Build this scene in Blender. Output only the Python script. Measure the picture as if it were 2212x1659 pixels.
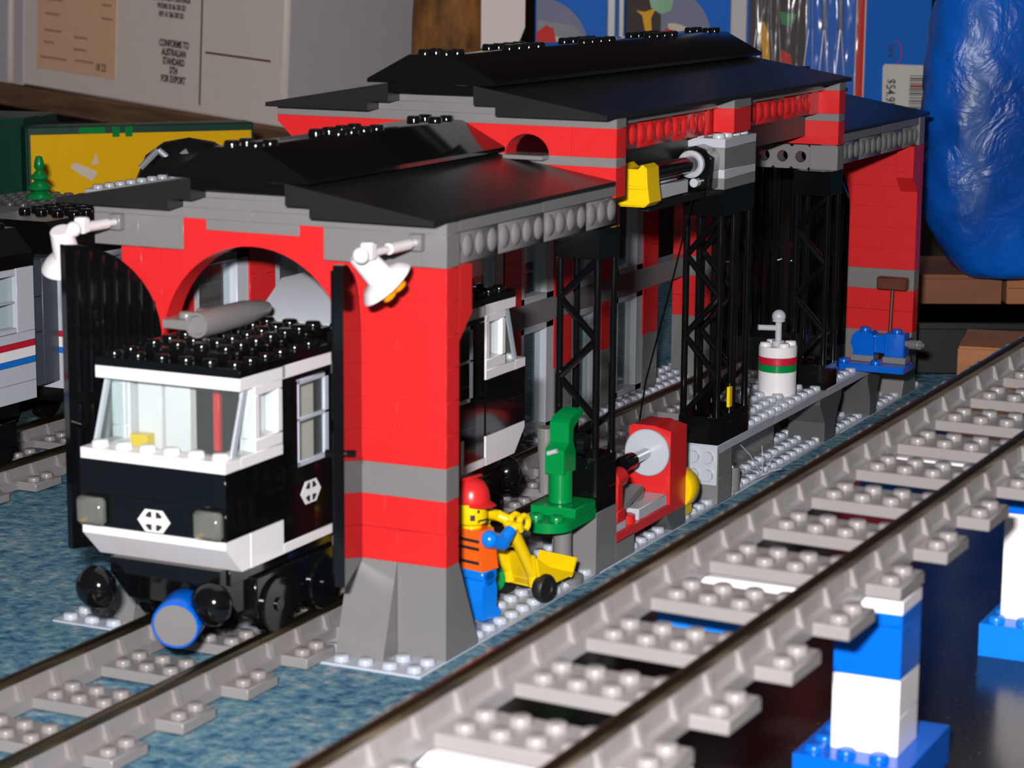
import bpy, bmesh, math, random
from mathutils import Vector, Matrix
random.seed(7)
U = 0.008            # one stud in metres; everything below is written in studs
ZO = 0.1             # the carpet lies this far under the stud origin
R_ = math.radians
for o in list(bpy.data.objects): bpy.data.objects.remove(o, do_unlink=True)
SC = bpy.context.scene
COL = SC.collection

def W(x, y, z): return Vector((x*U, y*U, (z+ZO)*U))

# ------------------------------------------------------------------ camera
cam_d = bpy.data.cameras.new('camera'); cam = bpy.data.objects.new('camera', cam_d); COL.objects.link(cam)
CP = (52.997, -73.753, 25.861)
yaw, pit, rol = 0.447665, 0.185470, 0.007252
fw = Vector((-math.sin(yaw)*math.cos(pit), math.cos(yaw)*math.cos(pit), -math.sin(pit)))
rt = Vector((math.cos(yaw), math.sin(yaw), 0)); up = rt.cross(fw)
rt2 = rt*math.cos(rol) + up*math.sin(rol); up2 = -rt*math.sin(rol) + up*math.cos(rol)
m = Matrix((rt2, up2, -fw)).transposed().to_4x4(); m.translation = W(*CP); cam.matrix_world = m
cam_d.sensor_width = 36; cam_d.lens = 36*5128.5/2212; cam_d.clip_start = 0.02; cam_d.clip_end = 20
cam_d.dof.use_dof = True; cam_d.dof.focus_distance = 0.96; cam_d.dof.aperture_fstop = 36
SC.camera = cam

# ------------------------------------------------------------------ world, flash, exposure
wd = bpy.data.worlds.new('world'); SC.world = wd; wd.use_nodes = True
wd.node_tree.nodes['Background'].inputs[0].default_value = (1.0, 0.93, 0.86, 1)
wd.node_tree.nodes['Background'].inputs[1].default_value = 0.055
fl = bpy.data.lights.new('camera_flash', 'AREA'); fl.shape = 'RECTANGLE'; fl.size = 0.028; fl.size_y = 0.014
fl.energy = 8.9; fl.color = (1.0, 0.985, 0.98)
flo = bpy.data.objects.new('camera_flash', fl); COL.objects.link(flo)
fp = W(*CP) - rt2*0.03 + up2*0.042 - fw*0.01
m = Matrix((rt2, up2, -fw)).transposed().to_4x4(); m.translation = fp; flo.matrix_world = m
cl = bpy.data.lights.new('overhead_ambient', 'AREA'); cl.shape = 'DISK'; cl.size = 0.5; cl.energy = 3.0; cl.color = (1.0, 0.86, 0.68)  # unseen overhead source giving the warm ambient light
clo = bpy.data.objects.new('overhead_ambient', cl); COL.objects.link(clo); clo.location = (0.3, -0.1, 2.4)
vs = SC.view_settings
vs.view_transform = 'Standard'; vs.look = 'None'; vs.gamma = 1; vs.use_curve_mapping = False; vs.exposure = 0.0

# ------------------------------------------------------------------ materials
MAT = {}
def srgb(c): return tuple(((v/255)/12.92 if v/255 <= .04045 else ((v/255+.055)/1.055)**2.4) for v in c)
def base_mat(name):
    mt = bpy.data.materials.new(name); mt.use_nodes = True; MAT[name] = mt
    return mt, mt.node_tree.nodes, mt.node_tree.links, mt.node_tree.nodes['Principled BSDF']
def plastic(name, rgb, rough=.22, var=.04, spec=.5, metal=0, bump=.0):
    mt, n, l, p = base_mat(name)
    c = srgb(rgb)
    no = n.new('ShaderNodeTexNoise'); no.inputs['Scale'].default_value = 90; no.inputs['Detail'].default_value = 3
    tc = n.new('ShaderNodeTexCoord'); l.new(tc.outputs['Object'], no.inputs['Vector'])
    mx = n.new('ShaderNodeMix'); mx.data_type = 'RGBA'
    mx.inputs[6].default_value = (*[v*(1-var) for v in c], 1); mx.inputs[7].default_value = (*[min(1, v*(1+var)) for v in c], 1)
    l.new(no.outputs['Fac'], mx.inputs[0]); l.new(mx.outputs[2], p.inputs['Base Color'])
    p.inputs['Roughness'].default_value = rough; p.inputs['Specular IOR Level'].default_value = spec; p.inputs['Metallic'].default_value = metal
    if bump:
        b = n.new('ShaderNodeBump'); b.inputs['Strength'].default_value = bump; b.inputs['Distance'].default_value = .0006
        l.new(no.outputs['Fac'], b.inputs['Height']); l.new(b.outputs['Normal'], p.inputs['Normal'])
    return mt
def clear(name, tint, gloss=.06, rough=.04, alpha=.9):
    mt, n, l, p = base_mat(name)
    out = n['Material Output']; tr = n.new('ShaderNodeBsdfTransparent'); gl = n.new('ShaderNodeBsdfGlossy'); mx = n.new('ShaderNodeMixShader'); fr = n.new('ShaderNodeLayerWeight')
    tr.inputs[0].default_value = (*tint, 1); gl.inputs['Roughness'].default_value = rough
    df = n.new('ShaderNodeBsdfDiffuse'); df.inputs[0].default_value = (*tint, 1); m2 = n.new('ShaderNodeMixShader'); m2.inputs[0].default_value = 1-alpha
    l.new(tr.outputs[0], m2.inputs[1]); l.new(df.outputs[0], m2.inputs[2])
    fr.inputs[0].default_value = .5
    pw = n.new('ShaderNodeMath'); pw.operation = 'POWER'; pw.inputs[1].default_value = 5; l.new(fr.outputs['Facing'], pw.inputs[0])
    ma = n.new('ShaderNodeMath'); ma.operation = 'MULTIPLY_ADD'; ma.inputs[1].default_value = .9; ma.inputs[2].default_value = .04; l.new(pw.outputs[0], ma.inputs[0])
    l.new(ma.outputs[0], mx.inputs[0]); l.new(m2.outputs[0], mx.inputs[1]); l.new(gl.outputs[0], mx.inputs[2]); l.new(mx.outputs[0], out.inputs[0])
    return mt
plastic('red', (210, 38, 40), .3)
plastic('grey', (120, 118, 117), .3)
plastic('dark_grey', (84, 84, 84), .3)
plastic('light_grey', (176, 182, 194), .25)
plastic('pale_grey', (182, 186, 194), .28)
plastic('white', (232, 226, 228), .25)
plastic('black', (11, 11, 13), .1, spec=.6)
plastic('roof_black', (32, 32, 33), .31, spec=.5)
plastic('black_matt', (17, 17, 18), .4)
plastic('blue', (0, 92, 200), .22)
plastic('azure', (10, 120, 225), .25)
plastic('yellow', (236, 196, 10), .25)
plastic('green', (0, 132, 62), .25)
plastic('dark_green', (0, 58, 44), .4)
plastic('orange', (245, 98, 24), .3)
plastic('brown', (92, 42, 26), .4)
plastic('track_grey', (134, 129, 128), .3)
plastic('rail_metal', (120, 104, 80), .34, metal=1)
plastic('chrome', (190, 190, 195), .2, metal=1)
plastic('crimson', (190, 24, 52), .35)
plastic('stripe_blue', (20, 110, 200), .35)
plastic('slate', (62, 68, 80), .4)
plastic('rubber', (22, 22, 23), .5)
plastic('trans_orange', (232, 140, 10), .1)
clear('glass', (.93, .97, .97), alpha=.97)
clear('lamp_glass', (.50, .52, .47), alpha=.8, rough=.08)
clear('film', (.97, .97, .99), rough=.17, alpha=.96)
plastic('ink', (40, 34, 38), .6)
plastic('line_ink', (92, 50, 46), .6)
plastic('faint_ink', (196, 146, 116), .7)
plastic('card_white', (244, 228, 220), .6, bump=.1)
plastic('carton_side', (206, 200, 204), .7)
plastic('receipt', (250, 200, 164), .6)
plastic('poster_yellow', (240, 184, 0), .6, spec=.15)
plastic('pack_blue', (0, 104, 206), .5, spec=.15)
plastic('pack_red', (214, 44, 36), .5, spec=.15)
plastic('pack_dark', (66, 52, 50), .5, spec=.15)
plastic('pack_cloud', (128, 130, 156), .5, spec=.15)
plastic('pack_sand', (216, 200, 186), .5, spec=.15)
plastic('pack_gold', (236, 170, 20), .5, spec=.15)
plastic('tag_white', (214, 206, 198), .6)
plastic('silver_print', (150, 152, 160), .3)
plastic('fig_yellow', (238, 200, 8), .25)

def carpet_mat():
    mt, n, l, p = base_mat('carpet')
    tc = n.new('ShaderNodeTexCoord')
    a = n.new('ShaderNodeTexNoise'); a.inputs['Scale'].default_value = 210; a.inputs['Detail'].default_value = 4; a.inputs['Roughness'].default_value = .7
    b = n.new('ShaderNodeTexNoise'); b.inputs['Scale'].default_value = 30; b.inputs['Detail'].default_value = 5
    l.new(tc.outputs['Object'], a.inputs['Vector']); l.new(tc.outputs['Object'], b.inputs['Vector'])
    r = n.new('ShaderNodeValToRGB'); e = r.color_ramp.elements
    e[0].position = .33; e[0].color = (*srgb((44, 76, 104)), 1); e[1].position = .68; e[1].color = (*srgb((156, 164, 170)), 1)
    for ps, c in ((.43, (74, 116, 148)), (.5, (94, 132, 150)), (.57, (106, 144, 158))):
        q = e.new(ps); q.color = (*srgb(c), 1)
    ad = n.new('ShaderNodeMath'); ad.operation = 'MULTIPLY_ADD'; ad.inputs[1].default_value = .35; ad.inputs[2].default_value = -.175
    l.new(b.outputs['Fac'], ad.inputs[0]); a2 = n.new('ShaderNodeMath'); a2.operation = 'ADD'
    l.new(a.outputs['Fac'], a2.inputs[0]); l.new(ad.outputs[0], a2.inputs[1]); l.new(a2.outputs[0], r.inputs[0])
    l.new(r.outputs[0], p.inputs['Base Color']); p.inputs['Roughness'].default_value = .95; p.inputs['Specular IOR Level'].default_value = .1
    bp = n.new('ShaderNodeBump'); bp.inputs['Strength'].default_value = .45; bp.inputs['Distance'].default_value = .003
    l.new(a.outputs['Fac'], bp.inputs['Height']); l.new(bp.outputs['Normal'], p.inputs['Normal'])
carpet_mat()
def wood_mat(name, c0, c1, scale, stretch, rough=.6):
    mt, n, l, p = base_mat(name)
    tc = n.new('ShaderNodeTexCoord'); mp = n.new('ShaderNodeMapping'); mp.inputs['Scale'].default_value = stretch
    a = n.new('ShaderNodeTexNoise'); a.inputs['Scale'].default_value = scale; a.inputs['Detail'].default_value = 8; a.inputs['Roughness'].default_value = .65
    r = n.new('ShaderNodeValToRGB'); r.color_ramp.elements[0].position = .35; r.color_ramp.elements[1].position = .68
    r.color_ramp.elements[0].color = (*srgb(c0), 1); r.color_ramp.elements[1].color = (*srgb(c1), 1)
    l.new(tc.outputs['Object'], mp.inputs[0]); l.new(mp.outputs[0], a.inputs['Vector']); l.new(a.outputs['Fac'], r.inputs[0]); l.new(r.outputs[0], p.inputs['Base Color'])
    p.inputs['Roughness'].default_value = rough
    bp = n.new('ShaderNodeBump'); bp.inputs['Strength'].default_value = .3; bp.inputs['Distance'].default_value = .002
    l.new(a.outputs['Fac'], bp.inputs['Height']); l.new(bp.outputs['Normal'], p.inputs['Normal'])
wood_mat('plank_wood', (88, 60, 44), (140, 102, 76), 14, (1, 1, 9))
wood_mat('bark', (58, 36, 18), (186, 122, 60), 40, (1, 1, .35), .8)
wood_mat('cardboard', (150, 96, 58), (176, 120, 78), 18, (1, 1, 4), .8)
wood_mat('cardboard_red', (122, 74, 52), (140, 88, 62), 18, (1, 1, 4), .8)
wood_mat('wall_dark', (60, 50, 44), (74, 62, 54), 3, (1, 1, 1), .9)
def board_mat():
    mt, n, l, p = base_mat('black_board')
    tc = n.new('ShaderNodeTexCoord'); a = n.new('ShaderNodeTexNoise'); a.inputs['Scale'].default_value = 900; a.inputs['Detail'].default_value = 1
    l.new(tc.outputs['Object'], a.inputs['Vector'])
    r = n.new('ShaderNodeValToRGB'); r.color_ramp.elements[0].position = .70; r.color_ramp.elements[1].position = .78
    r.color_ramp.elements[0].color = (.012, .011, .011, 1); r.color_ramp.elements[1].color = (.12, .11, .10, 1)
    l.new(a.outputs['Fac'], r.inputs[0]); l.new(r.outputs[0], p.inputs['Base Color'])
    p.inputs['Roughness'].default_value = .18; p.inputs['Specular IOR Level'].default_value = .28
board_mat()
def bag_mat():
    mt, n, l, p = base_mat('blue_film')
    tc = n.new('ShaderNodeTexCoord'); a = n.new('ShaderNodeTexNoise'); a.inputs['Scale'].default_value = 16; a.inputs['Detail'].default_value = 3
    l.new(tc.outputs['Object'], a.inputs['Vector'])
    r = n.new('ShaderNodeValToRGB'); r.color_ramp.elements[0].position = .38; r.color_ramp.elements[1].position = .66
    r.color_ramp.elements[0].color = (*srgb((8, 66, 150)), 1); r.color_ramp.elements[1].color = (*srgb((12, 98, 206)), 1)
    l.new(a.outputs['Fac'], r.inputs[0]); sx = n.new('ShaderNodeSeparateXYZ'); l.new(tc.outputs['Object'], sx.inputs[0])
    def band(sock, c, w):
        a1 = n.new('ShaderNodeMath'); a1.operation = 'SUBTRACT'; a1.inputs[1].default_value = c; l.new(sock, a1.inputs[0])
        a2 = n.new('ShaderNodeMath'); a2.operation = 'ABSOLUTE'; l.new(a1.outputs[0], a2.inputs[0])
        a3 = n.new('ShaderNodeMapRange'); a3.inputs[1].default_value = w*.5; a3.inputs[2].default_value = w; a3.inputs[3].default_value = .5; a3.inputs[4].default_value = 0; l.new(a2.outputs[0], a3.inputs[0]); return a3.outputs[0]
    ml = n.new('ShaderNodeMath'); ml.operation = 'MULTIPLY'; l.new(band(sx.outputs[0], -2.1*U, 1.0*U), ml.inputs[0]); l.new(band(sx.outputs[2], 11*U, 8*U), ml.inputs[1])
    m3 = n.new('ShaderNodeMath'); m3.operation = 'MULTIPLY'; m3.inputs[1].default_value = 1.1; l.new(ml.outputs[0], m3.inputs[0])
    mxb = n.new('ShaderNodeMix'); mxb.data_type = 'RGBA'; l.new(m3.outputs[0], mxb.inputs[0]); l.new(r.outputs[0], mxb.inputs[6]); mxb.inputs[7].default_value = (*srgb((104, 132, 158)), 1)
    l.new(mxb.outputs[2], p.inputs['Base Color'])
    p.inputs['Roughness'].default_value = .3; p.inputs['Specular IOR Level'].default_value = .22
    w = n.new('ShaderNodeTexNoise'); w.inputs['Scale'].default_value = 45; w.inputs['Detail'].default_value = 4; w.inputs['Distortion'].default_value = 1.5
    l.new(tc.outputs['Object'], w.inputs['Vector'])
    bp = n.new('ShaderNodeBump'); bp.inputs['Strength'].default_value = .3; bp.inputs['Distance'].default_value = .006
    l.new(w.outputs['Fac'], bp.inputs['Height']); l.new(bp.outputs['Normal'], p.inputs['Normal'])
bag_mat()

# ------------------------------------------------------------------ mesh building (studs)
class MB:
    def __init__(s): s.v = []; s.f = []
    def add(s, vs, fs):
        b = len(s.v); s.v += [tuple(q) for q in vs]; s.f += [tuple(b+i for i in q) for q in fs]; return s
    def box(s, x0, x1, y0, y1, z0, z1, c=.03):
        X = (x0, x1); Y = (y0, y1); Z = (z0, z1)
        c = min(c, (x1-x0)*.3, (y1-y0)*.3, (z1-z0)*.3)
        vs = []; ix = {}
        for i in (0, 1):
            for j in (0, 1):
                for k in (0, 1):
                    p = (X[i], Y[j], Z[k]); d = (c if i == 0 else -c, c if j == 0 else -c, c if k == 0 else -c)
                    for a in range(3):
                        ix[(i, j, k, a)] = len(vs)
                        vs.append(tuple(p[t] + (0 if t == a else d[t]) for t in range(3)))
        fs = []
        for a in range(3):
            o1, o2 = [t for t in range(3) if t != a]
            for sgn in (0, 1):
                q = []
                for (u, w) in ((0, 0), (1, 0), (1, 1), (0, 1)):
                    k = [0, 0, 0]; k[a] = sgn; k[o1] = u; k[o2] = w; q.append(ix[(*k, a)])
                fs.append(q)
            for u in (0, 1):
                for w in (0, 1):
                    k0 = [0, 0, 0]; k0[o1] = u; k0[o2] = w; k1 = list(k0); k1[a] = 1
                    fs.append([ix[(*k0, o1)], ix[(*k1, o1)], ix[(*k1, o2)], ix[(*k0, o2)]])
        for i in (0, 1):
            for j in (0, 1):
                for k in (0, 1): fs.append([ix[(i, j, k, a)] for a in range(3)])
        return s.add(vs, fs)
    def prism(s, poly, ax, a, b):
        n = len(poly)
        def mk(p, t): return (t, p[0], p[1]) if ax == 'x' else (p[0], t, p[1]) if ax == 'y' else (p[0], p[1], t)
        vs = [mk(p, a) for p in poly] + [mk(p, b) for p in poly]
        fs = [list(range(n)), list(range(2*n-1, n-1, -1))] + [[i, (i+1) % n, n+(i+1) % n, n+i] for i in range(n)]
        return s.add(vs, fs)
    def cyl(s, p0, p1, r0, r1=None, n=16, ch=0):
        r1 = r0 if r1 is None else r1
        p0 = Vector(p0); p1 = Vector(p1); d = (p1-p0).normalized()
        a = d.orthogonal().normalized(); b = d.cross(a)
        rings = [(p0, r0), (p1, r1)] if not ch else [(p0, r0-ch), (p0+d*ch, r0), (p1-d*ch, r1), (p1, r1-ch)]
        vs = []; fs = []
        for (p, r) in rings:
            for i in range(n):
                t = 2*math.pi*i/n; vs.append(p + a*math.cos(t)*r + b*math.sin(t)*r)
        for k in range(len(rings)-1):
            for i in range(n): fs.append([k*n+i, k*n+(i+1) % n, (k+1)*n+(i+1) % n, (k+1)*n+i])
        fs += [list(range(n)), list(range((len(rings)-1)*n, len(rings)*n))]
        return s.add(vs, fs)
    def lathe(s, c, d, prof, n=20):
        c = Vector(c); d = Vector(d).normalized(); a = d.orthogonal().normalized(); b = d.cross(a)
        vs = []; fs = []
        for (r, h) in prof:
            for i in range(n):
                t = 2*math.pi*i/n; vs.append(c + d*h + a*math.cos(t)*max(r, 1e-4) + b*math.sin(t)*max(r, 1e-4))
        for k in range(len(prof)-1):
            for i in range(n): fs.append([k*n+i, k*n+(i+1) % n, (k+1)*n+(i+1) % n, (k+1)*n+i])
        if prof[0][0] > 1e-3: fs.append(list(range(n)))
        if prof[-1][0] > 1e-3: fs.append(list(range((len(prof)-1)*n, len(prof)*n)))
        return s.add(vs, fs)
    def sphere(s, c, r, n=16, m=10, sq=(1, 1, 1)):
        vs = []; fs = []
        for k in range(m+1):
            ph = math.pi*k/m
            for i in range(n):
                t = 2*math.pi*i/n
                vs.append((c[0]+sq[0]*r*math.sin(ph)*math.cos(t), c[1]+sq[1]*r*math.sin(ph)*math.sin(t), c[2]+sq[2]*r*math.cos(ph)))
        for k in range(m):
            for i in range(n): fs.append([k*n+i, k*n+(i+1) % n, (k+1)*n+(i+1) % n, (k+1)*n+i])
        return s.add(vs, fs)
    def stud(s, x, y, z, n=12, r=.3, h=.21):
        vs = []; fs = []
        for (rr, zz) in ((r+.008, z), (r+.004, z+h*.34), (r-.006, z+h*.64), (r-.025, z+h*.86), (r-.065, z+h)):
            for i in range(n):
                t = 2*math.pi*i/n; vs.append((x+rr*math.cos(t), y+rr*math.sin(t), zz))
        for k in range(4):
            for i in range(n): fs.append([k*n+i, k*n+(i+1) % n, (k+1)*n+(i+1) % n, (k+1)*n+i])
        fs.append(list(range(4*n, 5*n)))
        return s.add(vs, fs)
    def studs(s, x0, x1, y0, y1, z, skip=None, n=12):
        x = x0+.5
        while x < x1-.4:
            y = y0+.5
            while y < y1-.4:
                if not (skip and skip(x, y)): s.stud(x, y, z, n)
                y += 1
            x += 1
        return s
    def tube(s, pts, r, n=8):
        pts = [Vector(p) for p in pts]
        for i in range(len(pts)-1): s.cyl(pts[i], pts[i+1], r, n=n)
        return s

def mesh_of(mb, mat, org=(0, 0, 0), ang=38):
    me = bpy.data.meshes.new('shape')
    me.from_pydata([((x-org[0])*U, (y-org[1])*U, (z-org[2])*U) for x, y, z in mb.v], [], mb.f)
    bm = bmesh.new(); bm.from_mesh(me)
    bmesh.ops.remove_doubles(bm, verts=bm.verts, dist=1e-7)
    bmesh.ops.recalc_face_normals(bm, faces=bm.faces); bm.to_mesh(me); bm.free()
    for p in me.polygons: p.use_smooth = True
    me.set_sharp_from_angle(angle=R_(ang))
    me.materials.append(MAT[mat]); return me
class Thing:
    def __init__(s, name, label, cat, o=(0, 0, 0), rot=(0, 0, 0), group=None, local=False):
        s.o = o; s.local = local
        s.e = bpy.data.objects.new(name, None); s.e.empty_display_size = .01; COL.objects.link(s.e)
        s.e.location = W(*o); s.e.rotation_euler = rot
        s.e['label'] = label; s.e['category'] = cat
        if group: s.e['group'] = group
    def part(s, name, mb, mat, parent=None, label=None, kind=None, ang=38):
        me = mb if isinstance(mb, bpy.types.Mesh) else mesh_of(mb, mat, (0, 0, 0) if s.local else s.o, ang)
        me.name = name
        ob = bpy.data.objects.new(name, me); COL.objects.link(ob); ob.parent = parent or s.e
        if label: ob['label'] = label
        if kind: ob['kind'] = kind
        return ob
    def at(s, name, me, loc, parent=None, rot=None):
        ob = bpy.data.objects.new(name, me); COL.objects.link(ob); ob.parent = parent or s.e
        o = (0, 0, 0) if s.local else s.o
        ob.location = Vector(((loc[0]-o[0])*U, (loc[1]-o[1])*U, (loc[2]-o[2])*U))
        if rot: ob.rotation_euler = rot
        return ob
    def brick(s, x0, x1, y0, y1, z0, z1, mat, studs=False, name=None, parent=None):
        k = (round(x1-x0, 3), round(y1-y0, 3), round(z1-z0, 3), mat, studs)
        if k not in BC:
            mb = MB().box(0, x1-x0, 0, y1-y0, 0, z1-z0, .013)
            if studs: mb.studs(0, x1-x0, 0, y1-y0, z1-z0)
            BC[k] = mesh_of(mb, mat)
        return s.at(name or ('plate' if z1-z0 < .6 else 'brick'), BC[k], (x0, y0, z0), parent)
BC = {}
def solo(name, label, cat, mb, mat, o, group=None, kind=None, ang=38):
    me = mesh_of(mb, mat, o, ang); me.name = name
    ob = bpy.data.objects.new(name, me); COL.objects.link(ob); ob.location = W(*o)
    if kind: ob['kind'] = kind
    if label: ob['label'] = label
    if cat: ob['category'] = cat
    if group: ob['group'] = group
    return ob
def text_mesh(txt, size, mat, align='CENTER', xs=1.0, spacing=1.0, bold=0.0):
    cu = bpy.data.curves.new('lettering', 'FONT'); cu.body = txt; cu.size = size*U; cu.align_x = align; cu.align_y = 'CENTER'
    cu.space_line = spacing; cu.offset = bold*U; cu.extrude = .01*U
    ob = bpy.data.objects.new('lettering', cu); COL.objects.link(ob)
    dg = bpy.context.evaluated_depsgraph_get(); dg.update()
    me = bpy.data.meshes.new_from_object(ob.evaluated_get(dg)); bpy.data.objects.remove(ob, do_unlink=True)
    for v in me.vertices: v.co.x *= xs
    me.materials.clear(); me.materials.append(MAT[mat]); return me

# ------------------------------------------------------------------ the room
fl_ = solo('floor', 'blue and teal speckled carpet', None, MB().box(-260, 200, -140, 330, -3.1, -.1, 0), 'carpet', (0, 0, -.1), kind='structure')
solo('wall_back', 'dim brown wall far behind the shelf', None, MB().prism([(-260, 150), (120, 332), (118, 336), (-262, 154)], 'z', -.1, 200), 'wall_dark', (0, 240, 0), kind='structure')
bb = solo('black_board', 'glossy black board under the raised track and its pillars', 'board', MB().box(18.0, 110, -70, 58, -.1, 1.0, .05), 'black_board', (60, -10, 0))

# ------------------------------------------------------------------ engine shed
S = Thing('engine_shed', 'red, grey and black toy engine shed with stepped black roofs and lattice columns', 'toy shed', (7, 30, 0))
for i, y in enumerate((-2, 14, 30, 46)):
    mb = MB().box(-1, 15, y, y+16, -.1, 0, .02)
    mb.studs(-1, 15, y, y+16, 0, skip=lambda a, b: 3 < a < 11 and 0 < b < 61)
    S.part('baseplate', mb, 'light_grey')
ZB, Z1, Z2, Z3 = 3.5, 5.95, 7.15, 14.38
def pillar(x0, x1, y0, front):          # y0..y0+1, 'front' = the slopes lean towards -y on the inner half
    sg = 1
    y1 = y0+1
    if front:
        mid = x0+(x1-x0)/2
        S.part('slope_brick', MB().prism([(y0-1.05, 0), (y0-1.05, .2), (y0, ZB), (y1, ZB), (y1, 0)], 'x', x0+.01, mid-.01), 'grey')
        S.part('slope_brick', MB().prism([(y0, 0), (y0, ZB), (y1, ZB), (y1+1.6, .2), (y1+1.6, 0)], 'x', mid+.01, x1), 'grey')
    else:
        mid = x0+(x1-x0)/2
        S.part('slope_brick', MB().prism([(y0-1.6, 0), (y0-1.6, .2), (y0, ZB), (y1, ZB), (y1, 0)], 'x', mid+.01, x1), 'grey')
        S.part('slope_brick', MB().prism([(y0, 0), (y0, ZB), (y1, ZB), (y1+1, .2), (y1+1, 0)], 'x', x0, mid-.01), 'grey')
    h = (Z1-ZB)/2
    S.brick(x0, mid, y0, y1, ZB, ZB+h, 'red'); S.brick(mid, x1, y0, y1, ZB, ZB+h, 'red')
    S.brick(x0, x0+1.5, y0, y1, ZB+h+.012, Z1, 'red'); S.brick(x0+1.5, x1, y0, y1, ZB+h+.012, Z1, 'red')
    S.brick(x0, x1, y0, y1, Z1, Z2, 'grey')
    n = 6; hh = (Z3-Z2)/n
    for k in range(n):
        z = Z2+k*hh
        if k % 2 == 0: S.brick(x0, x1, y0, y1, z, z+hh, 'red')
        else:
            S.brick(x0, mid, y0, y1, z, z+hh, 'red'); S.brick(mid, x1, y0, y1, z, z+hh, 'red')
pillar(11, 15, 0, True); pillar(1.2, 3, 0, True); pillar(11, 15, 59, False); pillar(0, 3, 59, False)
# corner brackets under the eaves
S.part('inverted_slope', MB().prism([(1, 11.7), (1, 12.9), (2, 12.9), (2, 12.6)], 'x', 14, 15), 'red'); S.brick(14, 15, 1, 2, 12.9, 14.38, 'red')
S.part('inverted_slope', MB().prism([(59, 11.7), (59, 12.9), (58, 12.9), (58, 12.6)], 'x', 14, 15), 'red'); S.brick(14, 15, 58, 59, 12.9, 14.38, 'red')
# front and rear arches
def arch(y0):
    zc, r = 10.7, 4.0
    for sg in (-1, 1):
        pts = [(7, 14.7)]
        for i in range(1, 15):
            t = math.pi/2*i/14; pts.append((7+sg*r*math.sin(t), zc+r*math.cos(t)))
        pts += [(7+sg*4, 10.7), (7+sg*4.02, 14.38), (7+sg*3, 14.38), (7+sg*3, 15.6), (7+sg*2, 15.6), (7+sg*2, 15.2), (7, 15.2)]
        S.part('arch_brick', MB().prism(pts, 'y', y0, y0+1), 'red')
arch(0); arch(59)
for y0 in (0, 59):
    S.brick(0, 2, y0, y0+1, 14.4, 15.6, 'grey'); S.brick(2, 4, y0, y0+1, 14.4, 15.6, 'grey')
    S.brick(10, 14, y0, y0+1, 14.4, 15.6, 'grey'); S.brick(14, 15, y0, y0+1, 14.4, 15.6, 'grey')
    S.brick(5, 9, y0, y0+1, 15.2, 15.6, 'grey')
    S.brick(0, 7, y0, y0+1, 15.6, 16, 'grey'); S.brick(7, 15, y0, y0+1, 15.6, 16, 'grey')
    S.brick(4, 10, y0, y0+1, 16, 16.4, 'grey'); S.brick(5, 9, y0, y0+1, 16.4, 16.8, 'grey')
# ribbed log bricks
def log_mesh(n, mat, h=1.2):
    mb = MB().box(0, .82, 0, n, 0, h, .02)
    for k in range(n):
        mb.sphere((.74, k+.5, h*.5), 1, 12, 10, (.22, .44, h*.4))
    return mesh_of(mb, mat, ang=50)
LG3, LG4, LR4 = log_mesh(3, 'grey'), log_mesh(4, 'grey'), log_mesh(4, 'red')
for base in (.5, 44.2):
    for (y, me) in ((0, LG4), (4, LG4), (8, LG4), (12, LG3)): S.at('log_brick', me, (14, base+y, 14.4))
    S.brick(14, 15, base+.5, base+7.5, 15.6, 16, 'grey'); S.brick(14, 15, base+7.5, base+14.5, 15.6, 16, 'grey')
    S.brick(0, 1, base+.5, base+7.5, 14.4, 16, 'grey'); S.brick(0, 1, base+7.5, base+14.5, 14.4, 16, 'grey')
# roofs
def roof(ya, yb, zb, groups):
    L = (yb-ya); n = int(L/8)
    P = [(15, zb), (15, zb+.18), (9, zb+1.2), (9, zb+.4), (10, zb+.4), (10, zb)]
    for sg in (0, 1):
        pl = P if sg == 0 else [(14-x, z) for x, z in P]
        me = mesh_of(MB().prism(pl, 'y', 0, 8), 'roof_black')
        for k in range(n): S.at('roof_slope', me, (0, ya+8*k, 0))
    for k in range(n): S.brick(5, 9, ya+8*k, ya+8*k+8, zb+.8, zb+1.2, 'black')
    Q = [(10, zb+1.2), (10, zb+1.36), (8, zb+2.4), (7, zb+2.4), (7, zb+1.2)]
    m_ = int(L/4)
    for sg in (0, 1):
        pl = Q if sg == 0 else [(14-x, z) for x, z in Q]
        for k in range(m_):
            y = ya+4*k
            mb = MB().prism(pl, 'y', y+.01, y+3.99)
            for (a, b) in groups:
                t = a+.5
                while t < b:
                    if y < t < y+4: mb.stud(7.5 if sg == 0 else 6.5, t, zb+2.4)
                    t += 1
            S.part('ridge_slope', mb, 'black')
roof(-1, 15, 16, ((-1, 1), (5, 9), (13, 15)))
roof(14, 46, 18.7, ((14, 16), (20, 24), (28, 32), (36, 40), (44, 46)))
roof(45, 61, 16, ((45, 47), (51, 55), (59, 61)))
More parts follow.
